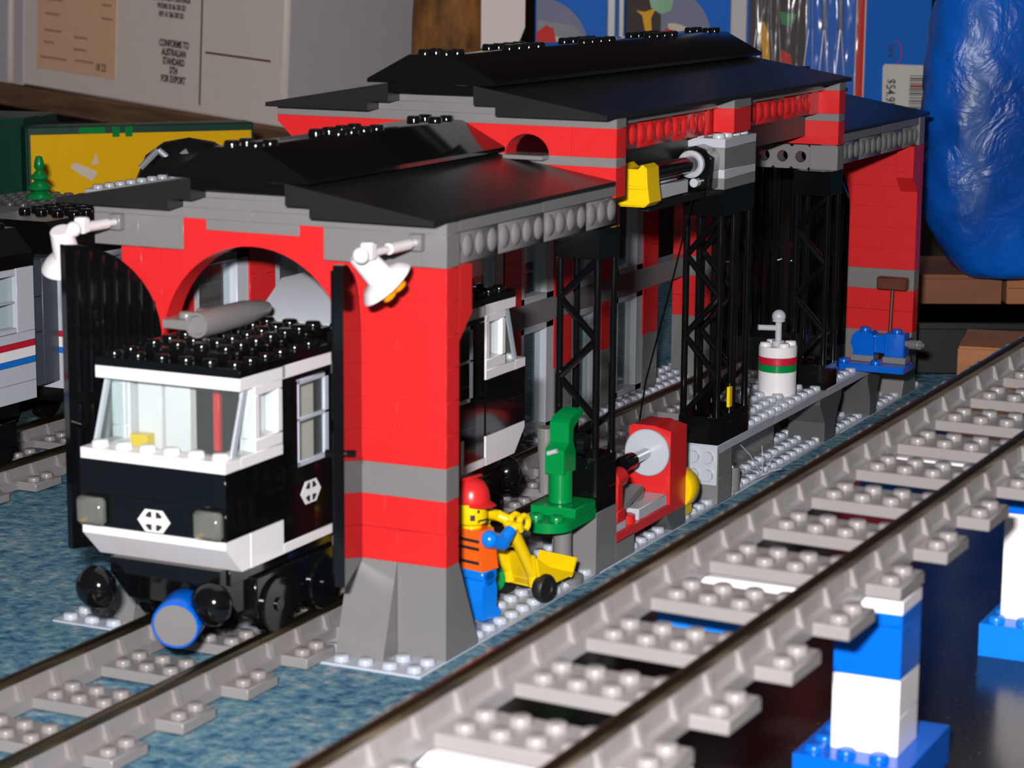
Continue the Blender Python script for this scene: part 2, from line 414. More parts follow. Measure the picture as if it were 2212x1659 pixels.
# tall middle section, front gable wall (y 15..16)
def gable(y0, rear):
    S.brick(-1, 7, y0, y0+1, 18.3, 18.7, 'grey'); S.brick(7, 15, y0, y0+1, 18.3, 18.7, 'grey')
    S.brick(4, 10, y0, y0+1, 18.7, 19.1, 'grey'); S.brick(5, 9, y0, y0+1, 19.1, 19.5, 'grey')
    S.part('inverted_slope', MB().prism([(-1, 18.3), (-1, 18.05), (0, 17.1), (2, 17.1), (2, 18.3)], 'y', y0, y0+1), 'red')
    S.brick(2, 6, y0, y0+1, 17.1, 18.3, 'red'); S.brick(6, 9, y0, y0+1, 17.1, 18.3, 'red')
    pts = [(9, 17.1), (9, 18.3), (13, 18.3), (13, 17.1), (12, 17.1)] + [(11+math.cos(math.pi*i/12), 17.1+.85*math.sin(math.pi*i/12)) for i in range(1, 12)] + [(10, 17.1)]
    S.part('arch_brick', MB().prism(pts, 'y', y0, y0+1), 'red')
    S.brick(13, 15, y0, y0+1, 17.1, 18.3, 'red')
    S.brick(0, 8, y0, y0+1, 16.72, 17.1, 'grey'); S.brick(8, 15, y0, y0+1, 16.72, 17.1, 'grey')
    S.brick(0, 4, y0, y0+1, 15.5, 16.72, 'red'); S.brick(4, 8, y0, y0+1, 15.5, 16.72, 'red'); S.brick(8, 12, y0, y0+1, 15.5, 16.72, 'red'); S.brick(12, 15, y0, y0+1, 15.5, 16.72, 'red')
gable(15, False); gable(44, True)
S.brick(10.2, 12, 14.3, 15, 16.95, 17.12, 'grey', True)
# beam with pin holes under the rear gable
def holed(x0, n, y0, z0, z1):
    mb = MB(); zc = (z0+z1)/2; r = .3; hw = .5; hh = (z1-z0)/2
    for k in range(n):
        cx = x0+k+.5; N = 24; sq = []; ci = []
        for i in range(N):
            t = 2*math.pi*i/N; c, s_ = math.cos(t), math.sin(t); q = max(abs(c)/hw, abs(s_)/hh)
            sq.append((cx+c/q, y0, zc+s_/q)); ci.append((cx+r*c, y0, zc+r*s_))
        bk = [(a, y0+1, c) for a, b, c in ci]
        fs = [[i, (i+1) % N, N+(i+1) % N, N+i] for i in range(N)] + [[N+i, N+(i+1) % N, 2*N+(i+1) % N, 2*N+i] for i in range(N)]
        mb.add(sq+ci+bk, fs)
    a, b = x0, x0+n
    mb.add([(a, y0, z0), (b, y0, z0), (b, y0+1, z0), (a, y0+1, z0), (a, y0, z1), (b, y0, z1), (b, y0+1, z1), (a, y0+1, z1)], [(0, 1, 2, 3), (4, 5, 6, 7), (1, 2, 6, 5), (0, 3, 7, 4), ])
    return mb
S.part('pin_hole_beam', holed(10.5, 3, 44, 14.2, 15.45), 'grey'); S.brick(13.5, 15, 44, 45, 14.2, 15.45, 'grey')
# ribbed red side walls of the middle section
for (y, n) in ((16, 3), (30.8, 3)):
    for k in range(n): S.at('log_brick', LR4, (13, y+4*k, 17.1))
S.brick(13, 13.9, 28, 30.8, 17.1, 18.3, 'red'); S.brick(13, 13.9, 42.8, 44, 17.1, 18.3, 'red')
S.brick(13, 14.2, 16, 30, 18.3, 18.7, 'grey'); S.brick(13, 14.2, 30, 44, 18.3, 18.7, 'grey')
S.brick(14, 15, 28.6, 30.8, 17.2, 18.3, 'red'); S.brick(14, 15, 28.6, 30.8, 18.3, 18.7, 'grey')
S.brick(12.5, 13.2, 16, 30, 15.9, 17.1, 'black_matt'); S.brick(12.5, 13.2, 30, 44, 15.9, 17.1, 'black_matt')
S.brick(0, 1, 16, 30, 14.4, 18.3, 'red'); S.brick(0, 1, 30, 44, 14.4, 18.3, 'red')
# grey gear box on the middle column
S.brick(13, 15, 27.5, 31.6, 16.6, 17.0, 'pale_grey', True)
S.brick(13, 15, 27.5, 31.6, 15.6, 16.6, 'grey'); S.brick(13, 15, 27.5, 31.6, 15.2, 15.6, 'pale_grey'); S.brick(13, 15, 27.5, 31.6, 14.7, 15.2, 'grey')
# lattice columns
def lattice(x0, y0, z0, z1, base_h):
    mb = MB(); a, b, c, d = x0+.17, x0+1.83, y0+.17, y0+1.83
    for (px, py) in ((a, c), (b, c), (a, d), (b, d)): mb.cyl((px, py, z0), (px, py, z1), .16, n=10)
    n = 5; h = (z1-z0-1.65)/n
    for k in range(n):
        zz, zt = z0+.4+k*h, z0+.4+(k+1)*h
        p, q = ((a, c), (b, c)) if k % 2 == 0 else ((b, c), (a, c))
        mb.cyl((*p, zz), (*q, zt), .16, n=8)
    mb.cyl((a, d, z0+.4), (b, d, z0+.4+h), .12, n=8)
    mb.box(x0, x0+2, y0, y0+2, z0-.02, z0+.4, .03); mb.box(x0, x0+2, y0, y0+2, z1-1.25, z1, .03)
    ob = S.part('lattice_column', mb, 'black')
    if base_h: S.brick(x0, x0+2, y0, y0+2, z0-base_h, z0, 'black', True)
lattice(13, 13.5, 4.5, 14.35, 1.0)
lattice(13, 27.5, 3.7, 14.7, .9); lattice(13, 29.5, 3.7, 14.7, .9)
lattice(13, 43, 3.7, 14.2, .9)
S.brick(14.9, 15.05, 28.75, 29.1, 4.4, 5.36, 'yellow', name='marker')
S.brick(13, 15, 13.5, 15.6, 0, 2.62, 'grey'); S.brick(13, 15, 13.5, 15.5, 2.62, 3.5, 'black')
S.brick(13, 15, 15.6, 17.6, 0, .9, 'grey')
# raised loading platform
S.brick(11, 15, 27.5, 35.5, 2.4, 2.8, 'light_grey', True); S.brick(11, 15, 35.5, 43.5, 2.4, 2.8, 'light_grey', True); S.brick(11, 15, 43.5, 52, 2.4, 2.8, 'light_grey', True)
S.brick(11, 15, 27.6, 29.4, 0, 1.2, 'grey'); S.brick(11, 15, 27.6, 29.4, 1.2, 2.4, 'grey')
mb = MB().box(13.4, 15, 27.42, 27.6, .9, 2.75, .02)
for px in (13.85, 14.55):
    for pz in (1.38, 2.22): mb.cyl((px, 27.42, pz), (px, 27.22, pz), .28, n=14)
S.part('side_stud_brick', mb, 'pale_grey')
for (ya, yb, n) in ((42.4, 46, 0), (50.6, 53, 0)):
    w = (yb-ya); S.part('inverted_slope', MB().prism([(ya, 2.4), (ya, 2.1), (ya+w*.25, 1.0), (ya+w*.25, 0), (yb-w*.25, 0), (yb-w*.25, 1.0), (yb, 2.1), (yb, 2.4)], 'x', 13, 15), 'dark_grey')
S.brick(12, 13, 29.5, 41, 0, 1.2, 'grey'); S.brick(12, 13, 29.5, 41, 1.2, 2.4, 'grey'); S.brick(12, 13, 46, 51, 0, 2.4, 'grey')
S.part('round_brick', MB().cyl((14.6, 30.6, 0), (14.6, 30.6, 1.15), .36, n=16, ch=.05), 'grey')
S.part('antenna', MB().cyl((14.6, 30.6, 1.1), (14.6, 30.6, 2.7), .05, n=8), 'chrome')
# left wall with windows
reds = [(3.2, 5.2), (9.4, 11.4), (15.4, 17.4), (21.4, 23.4), (27.5, 29.5), (33.6, 35.6), (39.7, 42), (46, 48), (52, 54.2)]
for (a, b) in reds:
    for z in (0, 1.1, 2.2): S.brick(0, 1, a, b, z, z+1.1, 'grey')
    S.brick(0, 1, a, b, 3.3, 4.65, 'red'); S.brick(0, 1, a, b, 4.65, 6, 'red')
    for k in range(6): S.brick(0, 1, a, b, 7.2+1.2*k, 8.4+1.2*k, 'red')
for k in range(7): S.brick(0, 1, 1+8.3*k, 1+8.3*(k+1)-.02, 6, 7.2, 'grey')
for i in range(len(reds)-1):
    a, b = reds[i][1]+.02, reds[i+1][0]-.02
    for (z0, z1) in ((7.2, 13.2), (0.2, 5.98)):
        mb = MB().box(.25, .95, a, a+.45, z0, z1).box(.25, .95, b-.9, b, z0, z1).box(.25, .95, a, b, z1-.35, z1).box(.25, .95, a, b, z0, z0+.35)
        fr = S.part('window_frame', mb, 'pale_grey')
        S.part('pane', MB().box(.55, .6, a+.45, b-.9, z0+.35, z1-.35, .01), 'glass', fr)
S.brick(3, 11, 59.55, 59.9, 0, 2.9, 'black_matt', name='under_door_dark')  # black sheet added to darken the gap below the rear doors
# doors
def leaf(hx, hy, ang, z0, flip):
    pts = [(0, 0), (4, 0)]
    for i in range(13):
        t = math.pi/2*i/12; pts.append((4-4*math.sin(t), 7.35+4*math.cos(t)))
    me = mesh_of(MB().prism(pts, 'y', -.18, .18), 'black')
    ob = S.at('door_leaf', me, (hx, hy, z0), rot=(0, 0, ang))
    rb = MB()
    for k in range(7):
        x = .45+.52*k; zt = 7.35+math.sqrt(max(0, 16-(4-x)**2))-.2
        for sy in (flip,):
            rb.cyl((x, sy*.2, .4), (x, sy*.2, zt*.49), .13, n=8); rb.cyl((x, sy*.2, zt*.53), (x, sy*.2, zt), .13, n=8)
    o2 = bpy.data.objects.new('door_ribs', mesh_of(rb, 'black')); COL.objects.link(o2); o2.parent = ob
    hb = MB().cyl((3.6, -.2, 4.7), (3.6, -.55, 4.7), .14, n=10).cyl((3.6, .2, 4.7), (3.6, .55, 4.7), .14, n=10)
    o3 = bpy.data.objects.new('handle', mesh_of(hb, 'black')); COL.objects.link(o3); o3.parent = ob
leaf(2.95, -.15, math.atan2(-3.6, -1.65), 3.5, 1)
leaf(11.42, -.15, math.atan2(-3.72, 1.4), 3.5, -1)
leaf(3.0, 59.4, math.atan2(-.02, 3.98), 2.5, -1)
leaf(11.0, 59.4, math.atan2(-.02, -3.98), 2.5, 1)

# ------------------------------------------------------------------ locomotive
L = Thing('locomotive', 'black and white toy electric locomotive nosing out of the shed arch', 'toy train', (7, 5, 0))
YF, YR = -6.75, 17.1
XL, XR = 4.0, 10.0
def skirt_end(y, sg):      # white inverted slope row at a cab end; sg -1 front, +1 rear
    pr = [(y, 5.4), (y, 5.12), (y-sg*1.0, 4.15), (y-sg*1.6, 4.15), (y-sg*1.6, 5.4)]
    for (a, b) in ((4.02, 6), (6, 8), (8, 9.98)): L.part('inverted_slope', MB().prism(pr, 'x', a, b), 'white')
    prs = [(y-sg*.02, 5.4), (y-sg*.02, 5.12), (y-sg*1.0, 4.15), (y-sg*3.78, 4.15), (y-sg*3.78, 5.4)]
    for x0, x1 in ((9.98, 10.0), (4.0, 4.02)): pass
    for x0, x1 in ((9.1, 10.0), (4.0, 4.9)): L.part('skirt_brick', MB().prism([(y-sg*1.6, 5.4), (y-sg*1.6, 4.15), (y-sg*3.78, 4.15), (y-sg*3.78, 5.4)], 'x', x0, x1), 'white')
skirt_end(YF, -1); skirt_end(YR, 1)
for x0, x1 in ((9.4, 10.0), (4.0, 4.6)):
    for (a, b) in ((-2.95, .95), (11.0, 13.3)): L.brick(x0, x1, a, b, 4.15, 4.5, 'white')
    L.brick(x0, x1, .6, .95, 4.5, 5.95, 'white'); L.brick(x0, x1, 11.0, 11.3, 4.5, 5.6, 'white')
    L.brick(x0, x1, .95, 11.0, 4.15, 4.6, 'black')
# black body
L.brick(4, 10, YF, YF+3.8, 5.42, 6.6, 'black'); L.brick(4, 10, YF, YF+3.8, 6.6, 7.8, 'black')
L.brick(4, 10, 13.3, YR, 5.42, 6.6, 'black'); L.brick(4, 10, 13.3, YR, 6.6, 7.8, 'black')
for x0, x1 in ((9.3, 9.98), (4.02, 4.7)):
    for k, (z0, z1) in enumerate(((4.6, 6.0), (6.0, 7.8), (7.8, 9.2), (9.2, 10.5))): L.brick(x0, x1, 1.4, 12.4, z0, z1, 'black')
L.brick(4.7, 9.3, -2.9, 13.2, 4.15, 4.55, 'black_matt', name='floor_plate')
# front cab: sill, side panels, windscreen, top plate
def cab(y, sg):            # y = outer end, interior towards -sg
    def bx(x0, x1, a, b, z0, z1, mat, st=False, nm=None):
        ya, yb = sorted((y-sg*a, y-sg*b)); return L.brick(x0, x1, ya, yb, z0, z1, mat, st, nm)
    bx(4, 10, 0, 1.0, 7.8, 8.2, 'white', True, 'plate')
    bx(9, 10, 1, 3.8, 7.8, 8.2, 'white'); bx(4, 5, 1, 3.8, 7.8, 8.2, 'white')
    for x0, x1, gx in ((9.45, 10, 9.75), (4, 4.55, 4.2)):
        ya, yb = sorted((y-sg*1.95, y-sg*3.8))
        mb = MB().box(x0, x1, ya, yb, 8.2, 8.65).box(x0, x1, ya, yb, 10.2, 10.55).box(x0, x1, ya, ya+.32, 8.65, 10.2).box(x0, x1, yb-.32, yb, 8.65, 10.2)
        f = L.part('side_window', mb, 'white')
        L.part('pane', MB().box(gx, gx+.06, ya+.32, yb-.32, 8.65, 10.2, .01), 'glass', f)
        L.brick(9.3 if x0 > 9 else 4.6, 9.43 if x0 > 9 else 4.72, ya+.1, yb-.02, 8.2, 10.4, 'white', name='bright_backing')  # white board added close behind the pane so the cab window looks bright
        mb = MB().prism([(y-sg*1.0, 8.2), (y-sg*1.95, 8.2), (y-sg*1.95, 10.55), (y-sg*1.75, 10.55)], 'x', x0+.15, x1-.05)
        f2 = L.part('cheek_pane', mb, 'glass')
    # windscreen, one clear wedge shell
    th = .1
    mb = MB().prism([(y-sg*.62, 8.25), (y-sg*(.62+th), 8.25), (y-sg*(1.45+th), 10.52), (y-sg*1.45, 10.52)], 'x', 4.1, 9.9)
    L.part('windscreen', mb, 'glass')
    for xx in (4.12, 9.78): L.part('windscreen_pillar', MB().prism([(y-sg*.6, 8.22), (y-sg*.85, 8.22), (y-sg*1.68, 10.52), (y-sg*1.42, 10.52)], 'x', xx, xx+.1), 'pale_grey')
    bx(4, 10, 1.0, 4.0, 10.52, 10.96, 'white')
cab(YF, -1); cab(YR, 1)
# seats and bulkhead behind the windscreen
L.brick(5.0, 6.0, -4.6, -4.2, 7.8, 10.3, 'white', name='seat_back'); L.brick(6.15, 7.2, -4.6, -4.2, 7.8, 10.4, 'white', name='seat_back')
L.brick(4.6, 9.4, -2.9, -2.6, 7.8, 10.5, 'black_matt', name='bulkhead'); L.brick(5.1, 5.8, -5.3, -4.8, 8.0, 8.5, 'yellow', name='console')
L.brick(7.5, 7.75, -3.6, -3.4, 7.8, 10.2, 'red', name='lever')
for x0, x1 in ((9.4, 10), (4, 4.6)): L.brick(x0, x1, -2.95, 1.4, 10.5, 10.96, 'white'); L.brick(x0, x1, 1.4, 13.2, 10.5, 10.96, 'white')
# cab doors with windows
def door(x0, x1, ya, yb):
    w0, w1 = ya+1.05, yb-1.1
    mb = MB().box(x0, x1, ya, yb, 4.5, 7.1).box(x0, x1, ya, yb, 10.3, 10.5).box(x0, x1, ya, w0, 7.1, 10.3).box(x0, x1, w1, yb, 7.1, 10.3)
    d = L.part('cab_door', mb, 'black')
    xm = x1 if x1 > 9 else x0
    fx = (xm-.12, xm+.02) if x1 > 9 else (xm-.02, xm+.12)
    f = MB().box(*fx, w0, w0+.12, 7.1, 10.3).box(*fx, w1-.3, w1, 7.1, 10.3).box(*fx, w0, w1, 7.1, 7.3).box(*fx, w0, w1, 10.1, 10.3).box(*fx, w0, w1, 8.75, 8.9)
    L.part('window_frame', f, 'light_grey', d)
    L.part('pane', MB().box(xm-.1 if x1 > 9 else xm, xm-.06 if x1 > 9 else xm+.04, w0+.1, w1-.3, 7.3, 10.1, .01), 'glass', d)
for x0, x1 in ((9.45, 9.98), (4.02, 4.55)): door(x0, x1, -2.93, 1.4); door(x0, x1, 9.1, 13.2)
L.brick(6.2, 6.9, -1.2, -.4, 4.6, 9.9, 'white', name='pale_backing'); L.brick(9.15, 9.4, -2.2, .2, 4.6, 9.9, 'pack_sand', name='pale_backing')  # pale boxes added inside so the door window shows a bright interior
# roof
L.brick(4, 10, YF+1, 1, 10.96, 11.28, 'black', True); L.brick(4, 10, 1, 9, 10.96, 11.28, 'black', True); L.brick(4, 10, 9, YR-1, 10.96, 11.28, 'black', True)
L.brick(5, 9, YF+2, 2.25, 11.28, 11.6, 'black', True); L.brick(5, 9, 10, YR-2.1, 11.28, 11.6, 'black', True)
L.part('roof_fairing', MB().prism([(3.3, 11.3), (3.3, 11.45), (5.3, 12.75), (9.8, 12.75), (9.8, 11.3)], 'x', 5.0, 9.0), 'pale_grey')
# grey tube on the roof
jb = MB().lathe((6.75, -3.45, 12.25), (0, 1, 0), [(.0, .12), (.3, .12), (.36, 0), (.46, 0), (.48, .12), (.5, 1.4), (.47, 3.2), (.33, 4.4), (.22, 4.8), (0, 4.85)], 22)
jt = L.part('roof_tube', jb, 'grey')
L.part('bracket', MB().box(5.0, 6.5, -3.0, -1.6, 11.95, 12.3).stud(5.6, -2.3, 12.3).stud(6.3, -2.2, 12.45).box(5.9, 6.6, -2.7, -1.8, 11.6, 12.45), 'grey', jt)
# headlights and emblems
for x in (4.0, 8.85):
    mb = MB().box(x, x+1.12, YF-.42, YF, 5.5, 6.5, .12)
    h = L.part('headlight', mb, 'lamp_glass'); L.part('bulb', MB().cyl((x+.2, YF-.3, 5.58), (x+.2, YF-.05, 5.62), .1, n=10), 'pack_gold', h)
    L.part('socket', MB().box(x+.1, x+1.02, YF-.1, YF-.02, 5.55, 6.45, .05), 'grey', h)
def emblem(org, ux, uz, sc):
    nrm = ux.cross(uz)
    def pt(a, b, h): return Vector(org)+ux*(a*sc)+uz*(b*sc)+nrm*h
    def poly(pp, h0, h1):
        n = len(pp); vs = [pt(a, b, h0) for a, b in pp]+[pt(a, b, h1) for a, b in pp]
        return MB().add(vs, [list(range(n)), list(range(2*n-1, n-1, -1))]+[[i, (i+1) % n, n+(i+1) % n, n+i] for i in range(n)])
    hexa = [(-.68, 0), (-.36, .4), (.36, .4), (.68, 0), (.36, -.4), (-.36, -.4)]
    e = L.part('emblem', poly(hexa, -.03, .02), 'white')
    mk = MB()
    for sx in (-1, 1):
        for sz in (-1, 1):
            q = poly([(sx*.09, sz*.12), (sx*.09, sz*.33), (sx*.2, sz*.33), (sx*.36, sz*.17), (sx*.26, sz*.12)], .02, .035); mk.add(q.v, q.f)
    L.part('emblem_arrows', mk, 'ink', e)
emblem((7.05, YF, 5.85), Vector((1, 0, 0)), Vector((0, 0, 1)), 1.0)
emblem((9.98, -1.03, 6.05), Vector((0, 1, 0)), Vector((0, 0, 1)), 1.05)
# underframe, buffers, coupling, bogies
L.part('underframe', MB().box(4.6, 9.4, -5.6, 16, 3.5, 4.15).prism([(-6.1, 4.15), (-6.1, 3.6), (-5.0, 2.4), (-4.2, 2.4), (-4.2, 4.15)], 'x', 4.7, 9.3), 'black')
for x in (4.3, 9.15):
    L.part('buffer', MB().lathe((x, -5.6, 3.05), (0, -1, 0), [(.28, 0), (.28, .3), (.52, .4), (.72, .6), (.79, .85), (.72, 1.1), (.5, 1.34), (.2, 1.46), (0, 1.48)], 22), 'black')
    L.part('buffer', MB().lathe((x, 16, 3.05), (0, 1, 0), [(.28, 0), (.28, .3), (.52, .4), (.72, .6), (.79, .85), (.72, 1.1), (.5, 1.34), (.2, 1.46), (0, 1.48)], 22), 'black')
c_ = L.part('coupling', MB().lathe((7.75, -5.9, 2.5), (.32, -1, -.1), [(.8, 0), (.86, .1), (.86, 1.4), (.83, 1.46), (.77, 1.46), (.77, 1.4)], 30), 'blue')
L.part('magnet', MB().lathe((7.75, -5.9, 2.5), (.32, -1, -.1), [(.765, .5), (.765, 1.42), (0, 1.43)], 30), 'grey', c_)
for yc in (-1.3, 12.6):
    for x0, x1 in ((8.9, 9.6), (4.4, 5.1)):
        L.part('bogie_frame', MB().box(x0, x1, yc-2.9, yc+2.9, 1.95, 3.5, .06).box(x0-.05, x1+.05, yc-.8, yc+.8, 1.8, 2.6, .06).box(x0-.02, x1+.08, yc-2.1, yc-1.2, 1.9, 2.9, .1).box(x0-.02, x1+.08, yc+1.2, yc+2.1, 1.9, 2.9, .1), 'black')
    for yy in (-1.65, 1.65):
        for x in (9.15, 4.25):
            L.part('wheel', MB().cyl((x, yc+yy, 2.25), (x+.6, yc+yy, 2.25), 1.02, n=26, ch=.06).cyl((x-.08, yc+yy, 2.25), (x+.68, yc+yy, 2.25), .25, n=12), 'black')

# ------------------------------------------------------------------ passenger cars on the far track
def coach(name, label, ya, yb, grp):
    T = Thing(name, label, 'toy train', (-18.5, (ya+yb)/2, 0), group=grp)
    xa, xb = -21.5, -15.5
    lay = [(4.2, 5.1, 'pale_grey'), (5.1, 5.95, 'pale_grey'), (5.95, 6.25, 'stripe_blue'), (6.25, 6.75, 'white'), (6.75, 7.05, 'crimson'), (7.05, 7.5, 'pale_grey')]
    for (z0, z1, mt) in lay: T.brick(xa, xb, ya, yb, z0, z1, mt)
    y = yb-5.2; first = True
    edges = []
    while y > ya: edges.append(y); y -= 5.2
    for e in [yb-.0]+edges:
        lo = max(ya, e-1.3)
        T.brick(xa, xb, lo, e, 7.5, 10.55, 'pale_grey')
        w0, w1 = max(ya, e-5.2), lo
        if w1-w0 > 1:
            f = T.part('window_frame', MB().box(xb-.5, xb-.05, w0, w1, 7.5, 7.75).box(xb-.5, xb-.05, w0, w1, 10.2, 10.55).box(xb-.4, xb-.1, w0, w1, 8.9, 9.0), 'pale_grey')
            T.part('pane', MB().box(xb-.32, xb-.26, w0, w1, 7.75, 10.2, .01), 'glass', f)
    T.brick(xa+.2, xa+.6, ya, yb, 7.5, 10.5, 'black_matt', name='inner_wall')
    T.part('roof', MB().prism([(xa, 10.57), (xa, 11.2), (xa+1, 12.3), (xb-1, 12.3), (xb, 11.2), (xb, 10.57)], 'y', ya, yb).studs(xa+1, xb-1, ya+2.5, yb, 12.3), 'black')
    T.part('underframe', MB().box(xa+.6, xb-.6, ya+.6, yb-.6, 3.4, 4.2), 'black')
    for yc in (ya+4, yb-4):
        for x in (xb-.9, xa+.3):
            T.part('bogie_frame', MB().box(x, x+.6, yc-2.8, yc+2.8, 2.0, 3.3, .06), 'black')
            for yy in (-1.7, 1.7): T.part('wheel', MB().cyl((x-.2, yc+yy, 2.25), (x+.4, yc+yy, 2.25), 1.02, n=22, ch=.06), 'black')
    return T
c1 = coach('passenger_car', 'pale grey toy passenger car with red, white and blue stripe, nearest the left edge', -9, 16.6, 'toy passenger cars')
c2 = coach('passenger_car', 'pale grey toy passenger car with studded black roof, behind the open left door', 19.0, 46, 'toy passenger cars')
c2.part('roof_plate', MB().box(-21.4, -20.4, 29, 42, 12.3, 12.75).studs(-21.4, -20.4, 29, 42, 12.75), 'pale_grey')
c3 = coach('passenger_car', 'pale grey toy passenger car added behind the shed as dark backing for its windows', 48.2, 74, 'toy passenger cars')  # invented third car, keeps the view through the left wall dark
c1.part('gangway', MB().box(-21, -15.9, 16.6, 17.75, 4.6, 7.2).box(-21, -15.9, 16.6, 17.75, 7.22, 8.9).box(-21, -15.9, 16.6, 17.75, 8.92, 10.7), 'slate')
c2.part('gangway', MB().box(-21, -15.9, 17.8, 19.0, 4.6, 10.7), 'slate')

# ------------------------------------------------------------------ track
def track_meshes():
    sl = MB().box(-4, 4, -1, 1, 0, .4, .03)
    for yy in (-.5, .5):
        for xx in (-3.5, -1.5, -.5, .5, 1.5, 3.5): sl.stud(xx, yy, .4, 14)
    rl = MB().prism([(-.42, .0), (-.42, .42), (-.2, .5), (-.17, 1.0), (.17, 1.0), (.2, .5), (.42, .42), (.42, 0)], 'y', .01, 15.99)
    for k in range(0, 16, 2):
        for sx in (-1, 1): rl.prism([(sx*.16, .45), (sx*.16, 1.0), (sx*.26, .95), (sx*.42, .42)], 'y', k+.35, k+.65)
    cp = MB().prism([(-.17, 1.0), (-.2, 1.08), (-.19, 1.24), (-.13, 1.28), (.13, 1.28), (.19, 1.24), (.2, 1.08), (.17, 1.0)], 'y', .02, 15.98)
    return mesh_of(sl, 'track_grey'), mesh_of(rl, 'track_grey'), mesh_of(cp, 'rail_metal')
TS, TR, TCp = track_meshes()
def track(label, o, rot, grp, y_first=2):
    T = Thing('track_piece', label, 'toy track', o, rot, grp, local=True)
    for k in range(4): T.at('sleeper', TS, (0, 2+4*k, 0))
    for x in (-2.5, 2.5):
        r = T.at('rail', TR, (x, 0, 0)); c = bpy.data.objects.new('rail_cap', TCp); COL.objects.link(c); c.parent = r
    return T
gl = ['grey toy track piece on the carpet in the bottom left corner', 'grey toy track piece on the carpet under the locomotive nose', 'grey toy track piece under the locomotive inside the shed', 'grey toy track piece in the shed just behind the locomotive', 'grey toy track piece in the shed beside the loading platform', 'grey toy track piece at the shed rear doors']
for i, lb in enumerate(gl): track(lb, (7, -36.1+16*i, 0), (0, 0, 0), 'track through the shed')
for i, lb in enumerate(['grey toy track piece under the nearer passenger car', 'grey toy track piece under the gap between the passenger cars', 'grey toy track piece under the farther passenger car']):
    track(lb, (-18.5, -2+16*i, 0), (0, 0, 0), 'track under the passenger cars')
ay = Vector((math.sin(.0659), math.cos(.0659), .0437))
def C(k): return Vector((29.6+.2635*k, -20.53+3.991*k, 6.89+.1747*k))
hl = ['raised grey toy track piece cut off by the bottom edge of the picture', 'raised grey toy track piece beside the front shed pillar, above a white plate', 'raised grey toy track piece in front of the near blue and white pillar', 'raised grey toy track piece crossing in front of the loading platform', 'raised grey toy track piece nearest the brown cartons']
for i, lb in enumerate(hl):
    k = -5+4*i; p = C(k)-ay*1.0; track(lb, (p.x, p.y, p.z-.4), (.0437, 0, -.0659), 'raised track on pillars')
# pillars under the raised track
def support(k, label, legs=True):
    c = C(k); z = c.z-.42; x0 = c.x-3.4; x1 = c.x+4; y0 = c.y-.02; y1 = y0+2
    T = Thing('track_support', label, 'toy pillar', (c.x, c.y+1, 1.0), group='pillars of the raised track')
    T.brick(x0, x1, y0, y1, z-.46, z-.06, 'white')
    T.brick(x0-.3, x0+2.4, y0, y1, z-1.75, z-.46, 'azure')
    if legs:
        a, b = x1-2.05, x1
        T.brick(a, b, y0, y1, z-.84, z-.46, 'blue'); zz = z-.86
        T.brick(a, b, y0, y1, zz-1.6, zz, 'blue')
        hw = (zz-1.6-2.2)
        T.brick(a, b, y0, y1, 2.2, 2.2+hw/2, 'white'); T.brick(a, b, y0, y1, 2.2+hw/2, zz-1.6, 'white')
        T.brick(a-.85, b+.6, y0-1, y1+1.6, 1.0, 2.2, 'blue', True)
    return T
support(-1, 'white and blue brick pillar under the raised track at the bottom edge', False)
support(3, 'white and blue brick pillar standing lower right under the raised track')
def support_far(k):
    c = C(k); z = c.z-.42; x0 = c.x-3.4; x1 = c.x+4; y0 = c.y-.02; y1 = y0+2
    T = Thing('track_support', 'tall white pillar on a blue brick at the right edge, under the raised track', 'toy pillar', (c.x, c.y+1, 1.0), group='pillars of the raised track')
    T.brick(x0, x1, y0, y1, z-.46, z-.06, 'white')
    T.brick(x0, x0+2.05, y0, y1, z-1.3, z-.46, 'azure')
    for (a, b) in ((x1-2.05, x1),):
        T.brick(a, b, y0, y1, z-.84, z-.46, 'white'); T.brick(a, b, y0, y1, 6.05, z-.86, 'blue')
        for q in range(3): T.brick(a, b, y0, y1, 2.2+1.28*q, 2.2+1.28*(q+1), 'white')
        T.brick(a-.5, b+2, y0-1, y1+1.5, 1.0, 2.2, 'azure', True)
support_far(7)

# ------------------------------------------------------------------ worker figure (local frame faces +y)
F = Thing('worker_figure', 'toy worker in red hard hat and orange vest pushing the yellow barrow', 'toy figure', (13.35, 5.3, .2), (0, 0, R_(-14)), local=True)
for sx in (-1, 1):
    x0, x1 = (-.96, -.03) if sx < 0 else (.03, .96)
    F.part('leg', MB().prism([(-.42, 0), (.62, 0), (.62, .3), (.4, .42), (.42, 1.2), (.3, 1.55), (.0, 1.66), (-.3, 1.55), (-.46, 1.2), (-.46, .4)], 'x', x0, x1), 'azure')
F.part('hips', MB().box(-.96, .96, -.44, .44, 1.55, 1.95, .06).cyl((-.96, 0, 1.62), (.96, 0, 1.62), .3, n=12), 'azure')
tp = [(-.98, 1.95), (.98, 1.95), (.72, 3.5), (-.72, 3.5)]
to = F.part('torso', MB().prism(tp, 'y', -.47, .47), 'orange')
st = MB()
for z in (2.2, 2.75, 3.05): st.prism([(-.8, z), (.8, z), (.8, z+.12), (-.8, z+.12)], 'y', -.49, -.47)
F.part('vest_stripes', st, 'ink', to)
F.part('neck', MB().cyl((0, 0, 3.5), (0, 0, 3.72), .42, n=16), 'fig_yellow')
hd = F.part('head', MB().lathe((0, 0, 3.62), (0, 0, 1), [(.45, 0), (.58, .08), (.62, .25), (.62, .85), (.56, 1.05), (.35, 1.1), (0, 1.1)], 24), 'fig_yellow')
fc = MB()
